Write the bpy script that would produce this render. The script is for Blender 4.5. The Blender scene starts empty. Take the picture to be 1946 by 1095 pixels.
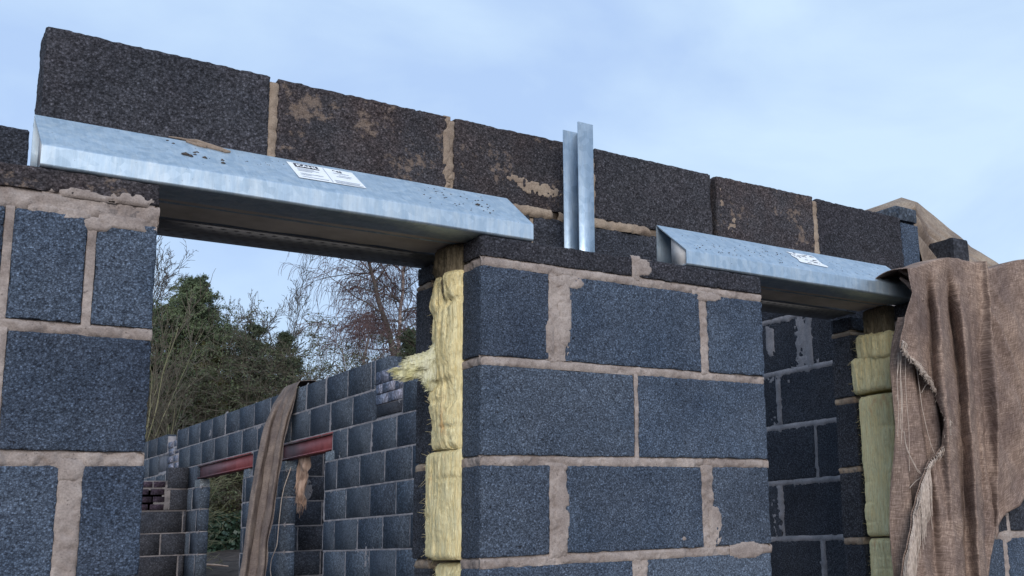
import bpy, math, random
import numpy as np
from mathutils import Vector, Matrix
R = math.radians
sc = bpy.context.scene
col = sc.collection

# ------------------------------------------------------------------ camera
cam = bpy.data.cameras.new('camera')
cam.sensor_width = 36; cam.lens = 2086.74 / 1946 * 36
cam.shift_x = -0.2105; cam.shift_y = 0.0302
cam.clip_start = 0.05; cam.clip_end = 2000
camo = bpy.data.objects.new('camera', cam); col.objects.link(camo)
_r = Vector((0.7706, -0.6361, -0.0381)).normalized()
_f = Vector((0.6308, 0.7529, 0.1878)).normalized()
_u = _r.cross(_f).normalized(); _f = _u.cross(_r).normalized()
M_ = Matrix(((_r.x, _u.x, -_f.x, -1.1728), (_r.y, _u.y, -_f.y, -2.2953), (_r.z, _u.z, -_f.z, 1.3904), (0, 0, 0, 1)))
camo.matrix_world = M_
sc.camera = camo

# ------------------------------------------------------------------ sky, sun, exposure
SUN_EL, SUN_AZ = 19, 203          # azimuth measured clockwise from +y
w = bpy.data.worlds.new('World'); sc.world = w; w.use_nodes = True
nt = w.node_tree; nt.nodes.clear()
def N(nt, t, **k):
    n = nt.nodes.new(t)
    for a, b in k.items(): setattr(n, a, b)
    return n
out = N(nt, 'ShaderNodeOutputWorld'); bg = N(nt, 'ShaderNodeBackground')
sky = N(nt, 'ShaderNodeTexSky', sky_type='NISHITA', sun_disc=False)
sky.sun_elevation = R(SUN_EL); sky.sun_rotation = R(SUN_AZ); sky.air_density = 1.0; sky.dust_density = 1.0; sky.altitude = 50
bg.inputs['Strength'].default_value = 0.11
tc = N(nt, 'ShaderNodeTexCoord'); mp = N(nt, 'ShaderNodeMapping'); mp.inputs['Scale'].default_value = (1, 1, 2.0)
mp.inputs['Location'].default_value = (0.35, 0.1, 0.2)
n1 = N(nt, 'ShaderNodeTexNoise'); n1.inputs['Scale'].default_value = 3.4; n1.inputs['Detail'].default_value = 7; n1.inputs['Roughness'].default_value = 0.5; n1.inputs['Distortion'].default_value = 0.4
cr = N(nt, 'ShaderNodeValToRGB')
cr.color_ramp.elements[0].position = 0.36; cr.color_ramp.elements[0].color = (0.0, 0.0, 0.0, 1)
cr.color_ramp.elements[1].position = 0.64; cr.color_ramp.elements[1].color = (1, 1, 1, 1)
cc = N(nt, 'ShaderNodeMixRGB'); cc.inputs[1].default_value = (3.9, 5.3, 7.8, 1); cc.inputs[2].default_value = (5.4, 6.9, 8.5, 1)
mx = N(nt, 'ShaderNodeMixRGB'); mx.inputs[0].default_value = 0.86
L = nt.links.new
L(tc.outputs['Generated'], mp.inputs[0]); L(mp.outputs[0], n1.inputs['Vector']); L(n1.outputs['Fac'], cr.inputs[0])
L(cr.outputs[0], cc.inputs[0]); L(sky.outputs[0], mx.inputs[1]); L(cc.outputs[0], mx.inputs[2])
L(mx.outputs[0], bg.inputs['Color']); L(bg.outputs[0], out.inputs[0])

sl = bpy.data.lights.new('sun', 'SUN'); sl.energy = 2.0; sl.angle = R(38); sl.color = (1.0, 0.95, 0.9)
so = bpy.data.objects.new('sun', sl); col.objects.link(so)
sd = Vector((math.sin(R(SUN_AZ)) * math.cos(R(SUN_EL)), math.cos(R(SUN_AZ)) * math.cos(R(SUN_EL)), math.sin(R(SUN_EL))))
so.rotation_euler = (-sd).to_track_quat('-Z', 'Y').to_euler()
sc.view_settings.view_transform = 'Standard'; sc.view_settings.look = 'None'
sc.view_settings.gamma = 1; sc.view_settings.use_curve_mapping = False
sc.view_settings.exposure = 0.25
sc.render.engine = 'CYCLES'; sc.cycles.max_bounces = 6

# ------------------------------------------------------------------ noise
def h3(i, j, k, s):
    n = (i.astype(np.int64) * 73856093) ^ (j.astype(np.int64) * 19349663) ^ (k.astype(np.int64) * 83492791) ^ (s * 2654435761)
    n = (n ^ (n >> 13)) * 1274126177 & 0x7fffffff
    n = (n ^ (n >> 16)) * 668265263 & 0x7fffffff
    return (n % 65536) / 32768.0 - 1.0
def vn(P, s, seed=0):
    P = np.asarray(P, float)
    if np.ndim(s): Q = P / np.array(s)
    else: Q = P / s
    I = np.floor(Q).astype(np.int64); F = Q - I; F = F * F * (3 - 2 * F)
    r = 0
    for a in (0, 1):
        for b in (0, 1):
            for c in (0, 1):
                wt = (F[..., 0] if a else 1 - F[..., 0]) * (F[..., 1] if b else 1 - F[..., 1]) * (F[..., 2] if c else 1 - F[..., 2])
                r = r + wt * h3(I[..., 0] + a, I[..., 1] + b, I[..., 2] + c, seed + 1)
    return r

# ------------------------------------------------------------------ mesh helpers
class MB:
    def __init__(s): s.v = []; s.q = []; s.t = []; s.n = 0; s.uv = []
    def add(s, v, q=None, t=None):
        v = np.asarray(v, float).reshape(-1, 3)
        if q is not None and len(q): s.q.append(np.asarray(q, int).reshape(-1, 4) + s.n)
        if t is not None and len(t): s.t.append(np.asarray(t, int).reshape(-1, 3) + s.n)
        s.v.append(v); s.n += len(v)
    def grid(s, P, closed=False):
        """P: (m, n, 3) array of points"""
        m, n = P.shape[:2]; idx = np.arange(m * n).reshape(m, n)
        if closed: idx = np.concatenate([idx, idx[:, :1]], 1)
        q = np.stack([idx[:-1, :-1], idx[:-1, 1:], idx[1:, 1:], idx[1:, :-1]], -1).reshape(-1, 4)
        s.add(P.reshape(-1, 3), q)
    def box(s, a, b):
        x0, y0, z0 = a; x1, y1, z1 = b
        s.add([(x0,y0,z0),(x1,y0,z0),(x1,y1,z0),(x0,y1,z0),(x0,y0,z1),(x1,y0,z1),(x1,y1,z1),(x0,y1,z1)],
              [(0,3,2,1),(4,5,6,7),(0,1,5,4),(1,2,6,5),(2,3,7,6),(3,0,4,7)])
    def tube(s, pts, rad, n=5):
        pts = np.asarray(pts, float); rad = np.broadcast_to(np.asarray(rad, float), (len(pts),))
        d = np.gradient(pts, axis=0); d /= np.linalg.norm(d, axis=1)[:, None] + 1e-9
        up = np.array([0.13, 0.21, 1.0]) if abs(d[:, 2]).mean() < 0.9 else np.array([1.0, 0.2, 0.1])
        a = np.cross(d, up); a /= np.linalg.norm(a, axis=1)[:, None] + 1e-9; b = np.cross(d, a)
        th = np.arange(n) / n * 2 * np.pi
        P = pts[:, None] + rad[:, None, None] * (a[:, None] * np.cos(th)[None, :, None] + b[:, None] * np.sin(th)[None, :, None])
        s.grid(P, closed=True)
    def segs(s, S, n=4):
        """S: (k, 8) p0 p1 r0 r1 ; vectorised prisms"""
        S = np.asarray(S, float)
        if not len(S): return
        p0, p1, r0, r1 = S[:, :3], S[:, 3:6], S[:, 6], S[:, 7]
        d = p1 - p0; d /= np.linalg.norm(d, axis=1)[:, None] + 1e-9
        up = np.where(np.abs(d[:, 2:3]) < 0.9, np.array([[0, 0, 1.0]]), np.array([[1.0, 0, 0]]))
        a = np.cross(d, up); a /= np.linalg.norm(a, axis=1)[:, None]; b = np.cross(d, a)
        th = np.arange(n) / n * 2 * np.pi; cs = np.cos(th)[None, :, None]; sn = np.sin(th)[None, :, None]
        o = a[:, None] * cs + b[:, None] * sn
        V = np.concatenate([p0[:, None] + o * r0[:, None, None], p1[:, None] + o * r1[:, None, None]], 1)
        base = (np.arange(len(S)) * 2 * n)[:, None, None]
        i = np.arange(n); j = (i + 1) % n
        q = np.stack([i, j, j + n, i + n], -1)[None] + base
        s.add(V.reshape(-1, 3), q.reshape(-1, 4))
    def mesh(s, name, smooth=True):
        me = bpy.data.meshes.new(name)
        V = np.concatenate(s.v) if s.v else np.zeros((0, 3))
        Q = np.concatenate(s.q) if s.q else np.zeros((0, 4), int); T = np.concatenate(s.t) if s.t else np.zeros((0, 3), int)
        me.vertices.add(len(V)); me.vertices.foreach_set('co', V.ravel())
        nl = Q.size + T.size; me.loops.add(nl); me.loops.foreach_set('vertex_index', np.concatenate([Q.ravel(), T.ravel()]).astype(np.int32))
        nf = len(Q) + len(T); me.polygons.add(nf)
        ls = np.concatenate([np.arange(len(Q)) * 4, Q.size + np.arange(len(T)) * 3]).astype(np.int32)
        me.polygons.foreach_set('loop_start', ls)
        me.polygons.foreach_set('loop_total', np.concatenate([np.full(len(Q), 4), np.full(len(T), 3)]).astype(np.int32))
        if smooth: me.polygons.foreach_set('use_smooth', np.ones(nf, bool))
        me.update(calc_edges=True); me.validate()
        return me
    def obj(s, name, mat, parent=None, smooth=True, **kw):
        return link(name, s.mesh(name, smooth), mat, parent, **kw)
def link(name, me, mat, parent=None, loc=None, label=None, cat=None, group=None, kind=None):
    if mat and not me.materials: me.materials.append(mat)
    o = bpy.data.objects.new(name, me); col.objects.link(o)
    if parent is not None: o.parent = parent
    if loc is not None: o.location = loc
    if label: o['label'] = label
    if cat: o['category'] = cat
    if group: o['group'] = group
    if kind: o['kind'] = kind
    return o
def thing(name, label, cat, group=None, loc=(0, 0, 0)):
    o = bpy.data.objects.new(name, None); col.objects.link(o); o.empty_display_size = 0.1
    o['label'] = label; o['category'] = cat; o.location = loc
    if group: o['group'] = group
    return o

# ------------------------------------------------------------------ materials
def mat(name, rough=0.9, metal=0.0, spec=0.3):
    m = bpy.data.materials.new(name); m.use_nodes = True
    b = m.node_tree.nodes['Principled BSDF']
    b.inputs['Roughness'].default_value = rough; b.inputs['Metallic'].default_value = metal
    b.inputs['Specular IOR Level'].default_value = spec
    return m, m.node_tree, b
def ramp(nt, src, stops):
    c = N(nt, 'ShaderNodeValToRGB'); e = c.color_ramp.elements
    while len(e) < len(stops): e.new(0.5)
    for k, (p, cl) in enumerate(stops): e[k].position = p; e[k].color = (*cl, 1) if len(cl) == 3 else cl
    nt.links.new(src, c.inputs[0]); return c.outputs[0]
def mixc(nt, fac, a, b, mode='MIX'):
    x = N(nt, 'ShaderNodeMixRGB', blend_type=mode)
    for i, v in ((0, fac), (1, a), (2, b)):
        if isinstance(v, (int, float)): x.inputs[i].default_value = v
        elif isinstance(v, tuple): x.inputs[i].default_value = (*v, 1) if len(v) == 3 else v
        else: nt.links.new(v, x.inputs[i])
    return x.outputs[0]
def noise(nt, vec, scale, detail=3, rough=0.5, dist=0):
    n = N(nt, 'ShaderNodeTexNoise'); n.inputs['Scale'].default_value = scale; n.inputs['Detail'].default_value = detail
    n.inputs['Roughness'].default_value = rough; n.inputs['Distortion'].default_value = dist
    nt.links.new(vec, n.inputs['Vector']); return n.outputs['Fac']
def objvec(nt, rnd=True, scale=None):
    t = N(nt, 'ShaderNodeTexCoord'); v = t.outputs['Object']
    if rnd:
        oi = N(nt, 'ShaderNodeObjectInfo'); ml = N(nt, 'ShaderNodeMath', operation='MULTIPLY'); ml.inputs[1].default_value = 37.0
        nt.links.new(oi.outputs['Random'], ml.inputs[0])
        ad = N(nt, 'ShaderNodeVectorMath', operation='ADD'); nt.links.new(v, ad.inputs[0]); nt.links.new(ml.outputs[0], ad.inputs[1]); v = ad.outputs[0]
    if scale:
        mp = N(nt, 'ShaderNodeMapping'); mp.inputs['Scale'].default_value = scale; nt.links.new(v, mp.inputs[0]); v = mp.outputs[0]
    return v
def bump(nt, b, h, strength=0.5, dist=0.002, prev=None):
    n = N(nt, 'ShaderNodeBump'); n.inputs['Strength'].default_value = strength; n.inputs['Distance'].default_value = dist
    nt.links.new(h, n.inputs['Height'])
    if prev: nt.links.new(prev, n.inputs['Normal'])
    if b: nt.links.new(n.outputs[0], b.inputs['Normal'])
    return n.outputs[0]

def block_mat(name, dark, light, tint, grain=230, stain=0.0, contrast=(0.36, 0.66), bdist=0.004):
    m, nt, b = mat(name, 0.93, 0, 0.2)
    v = objvec(nt)
    vo = N(nt, 'ShaderNodeTexVoronoi'); vo.inputs['Scale'].default_value = grain; nt.links.new(v, vo.inputs['Vector'])
    f = noise(nt, v, grain * 0.8, 4, 0.65)
    c = ramp(nt, f, [(contrast[0], dark), (0.5, tuple((a + b2) / 2.2 for a, b2 in zip(dark, light))), (contrast[1], light)])
    cell = N(nt, 'ShaderNodeSeparateColor'); nt.links.new(vo.outputs['Color'], cell.inputs[0])
    g = ramp(nt, cell.outputs[0], [(0, (0.62,) * 3), (0.7, (1.0,) * 3), (1, (1.45,) * 3)])
    c = mixc(nt, 1.0, c, g, 'MULTIPLY')
    c = mixc(nt, 1.0, c, ramp(nt, vo.outputs['Distance'], [(0.25, (1.12,) * 3), (0.65, (0.68,) * 3)]), 'MULTIPLY')  # grain centres lifted, gaps dimmed: pit shade put into the colour
    big = noise(nt, v, 7, 4, 0.6)
    c = mixc(nt, ramp(nt, big, [(0.35, (0, 0, 0)), (0.7, (1, 1, 1))]), c, mixc(nt, 1.0, c, tint, 'MULTIPLY'))
    pore = noise(nt, v, 95, 2, 0.5)
    c = mixc(nt, ramp(nt, pore, [(0.27, (0.75,) * 3), (0.33, (0, 0, 0))]), c, (0.012, 0.012, 0.015))
    damp = noise(nt, v, 3.5, 5, 0.65, 0.5)
    c = mixc(nt, 1.0, c, ramp(nt, damp, [(0.35, (0.74, 0.75, 0.78)), (0.6, (1.1,) * 3)]), 'MULTIPLY')
    oi = N(nt, 'ShaderNodeObjectInfo')
    c = mixc(nt, 1.0, c, ramp(nt, oi.outputs['Random'], [(0, (0.74, 0.76, 0.80)), (0.35, (1.12, 1.1, 1.06)), (0.6, (0.86, 0.9, 0.94)), (1, (1.24, 1.24, 1.22))]), 'MULTIPLY')
    if stain:
        s = noise(nt, v, 9, 6, 0.7, 0.3); s2 = noise(nt, v, 60, 4, 0.7)
        mm = mixc(nt, 0.35, s, s2)
        c = mixc(nt, ramp(nt, mm, [(0.60 - stain, (0, 0, 0)), (0.66 - stain, (0.75,) * 3)]), c, (0.20, 0.15, 0.12))
    nt.links.new(c, b.inputs['Base Color'])
    hh = mixc(nt, 0.5, f, vo.outputs['Distance'])
    bump(nt, b, hh, 1.0, bdist)
    return m
M = {}
M['block'] = block_mat('near_block', (0.046, 0.058, 0.082), (0.150, 0.186, 0.250), (0.72, 0.78, 0.84), grain=300, bdist=0.003)
M['block_dark'] = block_mat('brownish_block', (0.023, 0.0235, 0.029), (0.092, 0.092, 0.108), (0.95, 0.89, 0.89), grain=210)
M['block_stain'] = block_mat('stained_block', (0.024, 0.022, 0.026), (0.10, 0.094, 0.104), (1.1, 0.88, 0.78), stain=0.045, grain=210)
M['block_jamb_shaded'] = block_mat('shaded_jamb_block', (0.022, 0.024, 0.031), (0.085, 0.092, 0.115), (1.0, 0.94, 0.9))  # darker copy of the block, shade of the jambs put into its colour
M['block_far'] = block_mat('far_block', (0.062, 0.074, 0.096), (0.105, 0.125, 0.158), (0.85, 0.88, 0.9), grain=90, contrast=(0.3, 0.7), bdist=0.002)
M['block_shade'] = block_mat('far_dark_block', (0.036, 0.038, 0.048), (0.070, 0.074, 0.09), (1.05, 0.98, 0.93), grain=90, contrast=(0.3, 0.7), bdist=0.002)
M['brick_blue'] = block_mat('smooth_blue_brick', (0.17, 0.19, 0.26), (0.25, 0.28, 0.36), (1.15, 0.98, 0.9), grain=60, contrast=(0.3, 0.7), bdist=0.001)
M['brick_purple'] = block_mat('purple_brick', (0.035, 0.026, 0.040), (0.065, 0.05, 0.07), (1.0, 0.8, 0.8), grain=60, contrast=(0.3, 0.7), bdist=0.001)
M['padstone'] = block_mat('padstone', (0.16, 0.18, 0.205), (0.24, 0.27, 0.30), (0.9, 0.9, 0.9), grain=90, bdist=0.001)

def mortar_mat(name, a, b_, sc_=1.0):
    m, nt, b = mat(name, 0.92, 0, 0.2)
    v = objvec(nt, False)
    c = ramp(nt, noise(nt, v, 11, 6, 0.68), [(0.33, a), (0.62, b_)])
    c = mixc(nt, ramp(nt, noise(nt, v, 120, 3, 0.7), [(0.30, (0.7,) * 3), (0.37, (0, 0, 0))]), c, tuple(x * 0.35 for x in a))
    c = mixc(nt, 1.0, c, ramp(nt, noise(nt, v, 260, 3, 0.6), [(0.3, (0.78,) * 3), (0.7, (1.15,) * 3)]), 'MULTIPLY')
    nt.links.new(c, b.inputs['Base Color'])
    h = mixc(nt, 0.5, noise(nt, v, 300, 4, 0.7), noise(nt, v, 45, 4, 0.6))
    bump(nt, b, h, 0.8, 0.003 * sc_); return m
M['mortar'] = mortar_mat('mortar', (0.205, 0.165, 0.150), (0.37, 0.315, 0.29))
M['mortar_tan'] = mortar_mat('mortar_tan', (0.22, 0.165, 0.13), (0.34, 0.27, 0.21))
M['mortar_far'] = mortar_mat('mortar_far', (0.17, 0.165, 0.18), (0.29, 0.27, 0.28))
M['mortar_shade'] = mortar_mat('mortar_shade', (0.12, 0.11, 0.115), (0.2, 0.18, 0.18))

def zinc_mat():
    m, nt, b = mat('galvanised_steel', 0.42, 0.8, 0.5)
    v = objvec(nt, True)
    sp = N(nt, 'ShaderNodeTexVoronoi'); sp.inputs['Scale'].default_value = 55; nt.links.new(v, sp.inputs['Vector'])
    cell = N(nt, 'ShaderNodeSeparateColor'); nt.links.new(sp.outputs['Color'], cell.inputs[0])
    g = ramp(nt, cell.outputs[0], [(0, (0.37, 0.47, 0.57)), (1, (0.48, 0.58, 0.68))])
    st = noise(nt, objvec(nt, True, (6, 6, 1.2)), 9, 5, 0.7)
    g = mixc(nt, ramp(nt, st, [(0.45, (0, 0, 0)), (0.75, (0.7,) * 3)]), g, (0.66, 0.71, 0.74))
    sc2 = noise(nt, objvec(nt, True, (1, 30, 30)), 8, 4, 0.7)
    g = mixc(nt, ramp(nt, sc2, [(0.62, (0, 0, 0)), (0.7, (0.4,) * 3)]), g, (0.4, 0.45, 0.52))
    vs = noise(nt, objvec(nt, True, (14, 1.2, 1.2)), 16, 4, 0.75)
    g = mixc(nt, 1.0, g, ramp(nt, vs, [(0.35, (0.93,) * 3), (0.65, (1.05,) * 3)]), 'MULTIPLY')
    sp2 = noise(nt, v, 130, 2, 0.6)
    g = mixc(nt, ramp(nt, sp2, [(0.73, (0, 0, 0)), (0.77, (0.8,) * 3)]), g, (0.16, 0.17, 0.20))
    nt.links.new(g, b.inputs['Base Color'])
    rr = ramp(nt, noise(nt, v, 20, 4, 0.6), [(0.3, (0.42,) * 3), (0.7, (0.6,) * 3)]); nt.links.new(rr, b.inputs['Roughness'])
    bump(nt, b, mixc(nt, 0.3, noise(nt, v, 60, 3, 0.5), noise(nt, v, 11, 3, 0.5)), 0.22, 0.0015)
    return m
M['zinc'] = zinc_mat()
def simple(name, c1, c2, scale=20, rough=0.9, metal=0, bs=0.4, bd=0.003, spec=0.3, vscale=None, detail=4, rnd=False, lo=0.35, hi=0.65):
    m, nt, b = mat(name, rough, metal, spec)
    v = objvec(nt, rnd, vscale); f = noise(nt, v, scale, detail, 0.6)
    nt.links.new(ramp(nt, f, [(lo, c1), (hi, c2)]), b.inputs['Base Color'])
    if bs: bump(nt, b, f, bs, bd)
    return m
M['flange'] = simple('soffit_steel', (0.20, 0.20, 0.215), (0.30, 0.30, 0.32), 12, 0.6, 0.4)
M['foam'] = simple('cavity_board', (0.50, 0.45, 0.41), (0.74, 0.67, 0.63), 7, 0.95)
M['core'] = simple('core_foam', (0.46, 0.44, 0.44), (0.60, 0.58, 0.57), 30, 0.8, bs=0.2)
M['sticker'] = simple('sticker_paper', (0.72, 0.74, 0.76), (0.80, 0.82, 0.84), 40, 0.5, bs=0.1)
M['ink'] = simple('ink', (0.03, 0.03, 0.045), (0.05, 0.05, 0.07), 40, 0.6, bs=0)
M['ink_faint'] = simple('faint_ink', (0.30, 0.34, 0.42), (0.42, 0.47, 0.55), 90, 0.6, bs=0)
M['red'] = simple('red_primer', (0.15, 0.042, 0.047), (0.22, 0.066, 0.072), 8, 0.55, spec=0.4, bs=0.1)
def wool_mat(name, a, b_, c_, patch=0.62):
    m, nt, b = mat(name, 1.0, 0, 0.1)
    v = objvec(nt, False, (1, 1, 0.12)); v2 = objvec(nt, False, (1, 1, 0.45))
    f = noise(nt, v, 160, 5, 0.7)
    g = ramp(nt, f, [(0.3, a), (0.65, b_)])
    g = mixc(nt, 1.0, g, ramp(nt, noise(nt, objvec(nt, False, (1, 1, 0.06)), 300, 3, 0.7), [(0.3, (0.72, 0.70, 0.62)), (0.6, (1.05,) * 3)]), 'MULTIPLY')
    p = noise(nt, v2, 16, 4, 0.65)
    g = mixc(nt, ramp(nt, p, [(patch, (0, 0, 0)), (patch + 0.12, (0.8,) * 3)]), g, c_)
    nt.links.new(g, b.inputs['Base Color'])
    f2 = noise(nt, objvec(nt, False, (1, 1, 0.06)), 420, 4, 0.75)
    bump(nt, b, mixc(nt, 0.5, mixc(nt, 0.35, f, noise(nt, v2, 60, 4, 0.7)), f2), 1.0, 0.011)
    b.inputs['Subsurface Weight'].default_value = 0.0
    return m
M['wool'] = wool_mat('yellow_wool', (1.0, 0.80, 0.40), (1.0, 0.92, 0.60), (0.78, 0.48, 0.22))
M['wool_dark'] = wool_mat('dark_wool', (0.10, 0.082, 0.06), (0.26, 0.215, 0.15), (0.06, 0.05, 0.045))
M['wool_pale'] = wool_mat('pale_wool', (0.80, 0.78, 0.50), (0.93, 0.92, 0.74), (0.84, 0.78, 0.38), 0.5)

def hessian_mat(name, a, b_, c_, ts=300.0):
    m, nt, b = mat(name, 1.0, 0, 0.1)
    uv = N(nt, 'ShaderNodeUVMap'); v = uv.outputs[0]
    def sv(s):
        mp = N(nt, 'ShaderNodeMapping'); mp.inputs['Scale'].default_value = s; nt.links.new(v, mp.inputs[0]); return mp.outputs[0]
    wu = noise(nt, sv((ts * 1.1, ts * 0.13, 1)), 1, 3, 0.65, 0.6); wv = noise(nt, sv((ts * 0.13, ts * 1.1, 1)), 1, 3, 0.65, 0.6)
    wv_ = mixc(nt, 0.5, wu, wv)
    g = ramp(nt, wv_, [(0.36, a), (0.5, b_), (0.64, c_)])
    slub = mixc(nt, 0.5, noise(nt, sv((230, 7, 1)), 1, 3, 0.5), noise(nt, sv((7, 230, 1)), 1, 3, 0.5), 'LIGHTEN')
    g = mixc(nt, ramp(nt, slub, [(0.68, (0, 0, 0)), (0.80, (0.5,) * 3)]), g, tuple(min(1, x * 1.3) for x in c_))
    g = mixc(nt, 1.0, g, ramp(nt, noise(nt, sv((900, 900, 1)), 1, 2, 0.6), [(0.3, (0.7,) * 3), (0.7, (1.25,) * 3)]), 'MULTIPLY')
    g = mixc(nt, 1.0, g, ramp(nt, noise(nt, sv((5, 5, 5)), 1, 4, 0.6), [(0.33, (0.62, 0.60, 0.63)), (0.65, (1.16, 1.12, 1.06))]), 'MULTIPLY')
    nt.links.new(g, b.inputs['Base Color'])
    bump(nt, b, wv_, 1.0, 0.003)
    return m
M['hessian'] = hessian_mat('hessian', (0.135, 0.098, 0.082), (0.245, 0.183, 0.156), (0.44, 0.345, 0.295))
M['hessian_pale'] = hessian_mat('hessian_pale', (0.20, 0.158, 0.125), (0.30, 0.245, 0.20), (0.42, 0.35, 0.29), 240)
M['hessian_strip'] = hessian_mat('hessian_strip', (0.12, 0.098, 0.088), (0.185, 0.152, 0.138), (0.26, 0.215, 0.195), 240)
M['thread'] = simple('thread', (0.38, 0.31, 0.27), (0.52, 0.44, 0.38), 90, 1.0)
M['rag'] = simple('brown_rag', (0.20, 0.125, 0.09), (0.42, 0.29, 0.22), 30, 1.0, vscale=(1, 1, 0.2))
M['bark'] = simple('bark', (0.055, 0.05, 0.045), (0.13, 0.115, 0.10), 12)
M['twig_brown'] = simple('brown_twig', (0.070, 0.060, 0.048), (0.15, 0.13, 0.10), 2)
M['twig_grey'] = simple('grey_twig', (0.055, 0.05, 0.048), (0.12, 0.108, 0.098), 2)
M['twig_purple'] = simple('purple_twig', (0.070, 0.040, 0.040), (0.145, 0.092, 0.09), 2)
M['twig_olive'] = simple('olive_twig', (0.14, 0.145, 0.075), (0.26, 0.24, 0.15), 1.5)
M['birch_bark'] = simple('birch_bark', (0.16, 0.13, 0.125), (0.40, 0.33, 0.31), 6, vscale=(1, 1, 4))
def leaf(name, a, b_):
    m = simple(name, a, b_, 2.2, 0.8, bs=0, detail=5); return m
M['cypress'] = leaf('cypress_leaf', (0.040, 0.062, 0.036), (0.13, 0.165, 0.085))
M['cypress_gold'] = leaf('golden_cypress_leaf', (0.075, 0.085, 0.03), (0.18, 0.175, 0.075))
M['yew'] = leaf('yew_leaf', (0.025, 0.038, 0.025), (0.08, 0.10, 0.055))
M['thick'] = leaf('thicket_leaf', (0.04, 0.052, 0.03), (0.11, 0.125, 0.07))
M['ivy'] = simple('ivy_leaf', (0.02, 0.045, 0.03), (0.06, 0.10, 0.065), 9, 0.45, bs=0, spec=0.5)
M['dirt'] = simple('dirt', (0.032, 0.025, 0.023), (0.088, 0.07, 0.062), 5, 1.0, bs=1.0, bd=0.06, detail=8)
M['wood'] = simple('weathered_board', (0.07, 0.065, 0.05), (0.15, 0.14, 0.085), 6, vscale=(1, 1, 0.2))
M['wood_pale'] = simple('pale_wood', (0.45, 0.32, 0.25), (0.6, 0.45, 0.36), 20)

# ------------------------------------------------------------------ ground
def ground():
    g = MB(); xs = np.unique(np.concatenate([np.linspace(-400, -6, 16), np.linspace(-6, 14, 110), np.linspace(14, 400, 16)]))
    ys = np.unique(np.concatenate([np.linspace(-300, -4, 14), np.linspace(-4, 26, 150), np.linspace(26, 500, 16)]))
    X, Y = np.meshgrid(xs, ys)
    def ss(a, b, t): t = np.clip((t - a) / (b - a), 0, 1); return t * t * (3 - 2 * t)
    Z = 0.18 + 0.95 * np.maximum(ss(2.5, 3.2, X), ss(11.3, 13.0, Y)) * ss(6, 8.5, Y) + 0.18 * ss(13, 18, Y)
    P = np.stack([X, Y, np.zeros_like(X)], -1)
    bump_ = np.clip(1.2 - np.abs(X - 3) / 12, 0, 1)
    Z += bump_ * (0.05 * vn(P, 0.9, 3) + 0.035 * vn(P, 0.35, 4)) * ss(6, 9, Y) + 0.01 * vn(P, 0.3, 5)
    P[..., 2] = Z; g.grid(P); g.obj('ground', M['dirt'], kind='structure')
ground()

# ------------------------------------------------------------------ masonry
def grid_face(o, U, V, lu, lv, cell):
    nu = max(1, int(round(lu / cell))); nv = max(1, int(round(lv / cell)))
    a = np.linspace(0, lu, nu + 1); b = np.linspace(0, lv, nv + 1)
    return np.array(o)[None, None] + a[None, :, None] * np.array(U)[None, None] + b[:, None, None] * np.array(V)[None, None]
def rough_box(size, cell, r=0.0045, amp=1.0, seed=0, back=0.04, fine=('f', 'l', 't', 'r')):
    """size sx sy sz, centred at origin; a slightly rounded box with a granular, chipped skin"""
    sx, sy, sz = size; hx, hy, hz = sx / 2, sy / 2, sz / 2
    F = {'f': ((-hx, -hy, -hz), (1, 0, 0), (0, 0, 1), sx, sz), 'b': ((hx, hy, -hz), (-1, 0, 0), (0, 0, 1), sx, sz),
         'l': ((-hx, hy, -hz), (0, -1, 0), (0, 0, 1), sy, sz), 'r': ((hx, -hy, -hz), (0, 1, 0), (0, 0, 1), sy, sz),
         't': ((-hx, -hy, hz), (1, 0, 0), (0, 1, 0), sx, sy), 'd': ((-hx, hy, -hz), (1, 0, 0), (0, -1, 0), sx, sy)}
    m = MB(); h = np.array([hx, hy, hz])
    for k, (o, U, V, lu, lv) in F.items():
        P = grid_face(o, U, V, lu, lv, cell if k in fine else back)
        C = np.clip(P, -(h - r), h - r); n = P - C; ln = np.linalg.norm(n, axis=-1, keepdims=True); n = n / np.maximum(ln, 1e-9)
        edge = (ln[..., 0] - r) / (0.7321 * r)
        S = P + seed * 1.37
        d = amp * (0.0011 * vn(S, 0.0085, 1) + 0.0009 * vn(S, 0.018, 2) + 0.0012 * vn(S, 0.07, 3)) - amp * 0.0012
        d -= np.clip(edge, 0, 1) * amp * 0.0035 * np.clip(vn(S, 0.022, 4) + 0.45, 0, 1)
        d -= amp * 0.004 * np.clip(vn(S, 0.013, 6) - 0.62, 0, 1) * 2.2
        m.grid(C + n * (r + d)[..., None])
    return m
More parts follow.
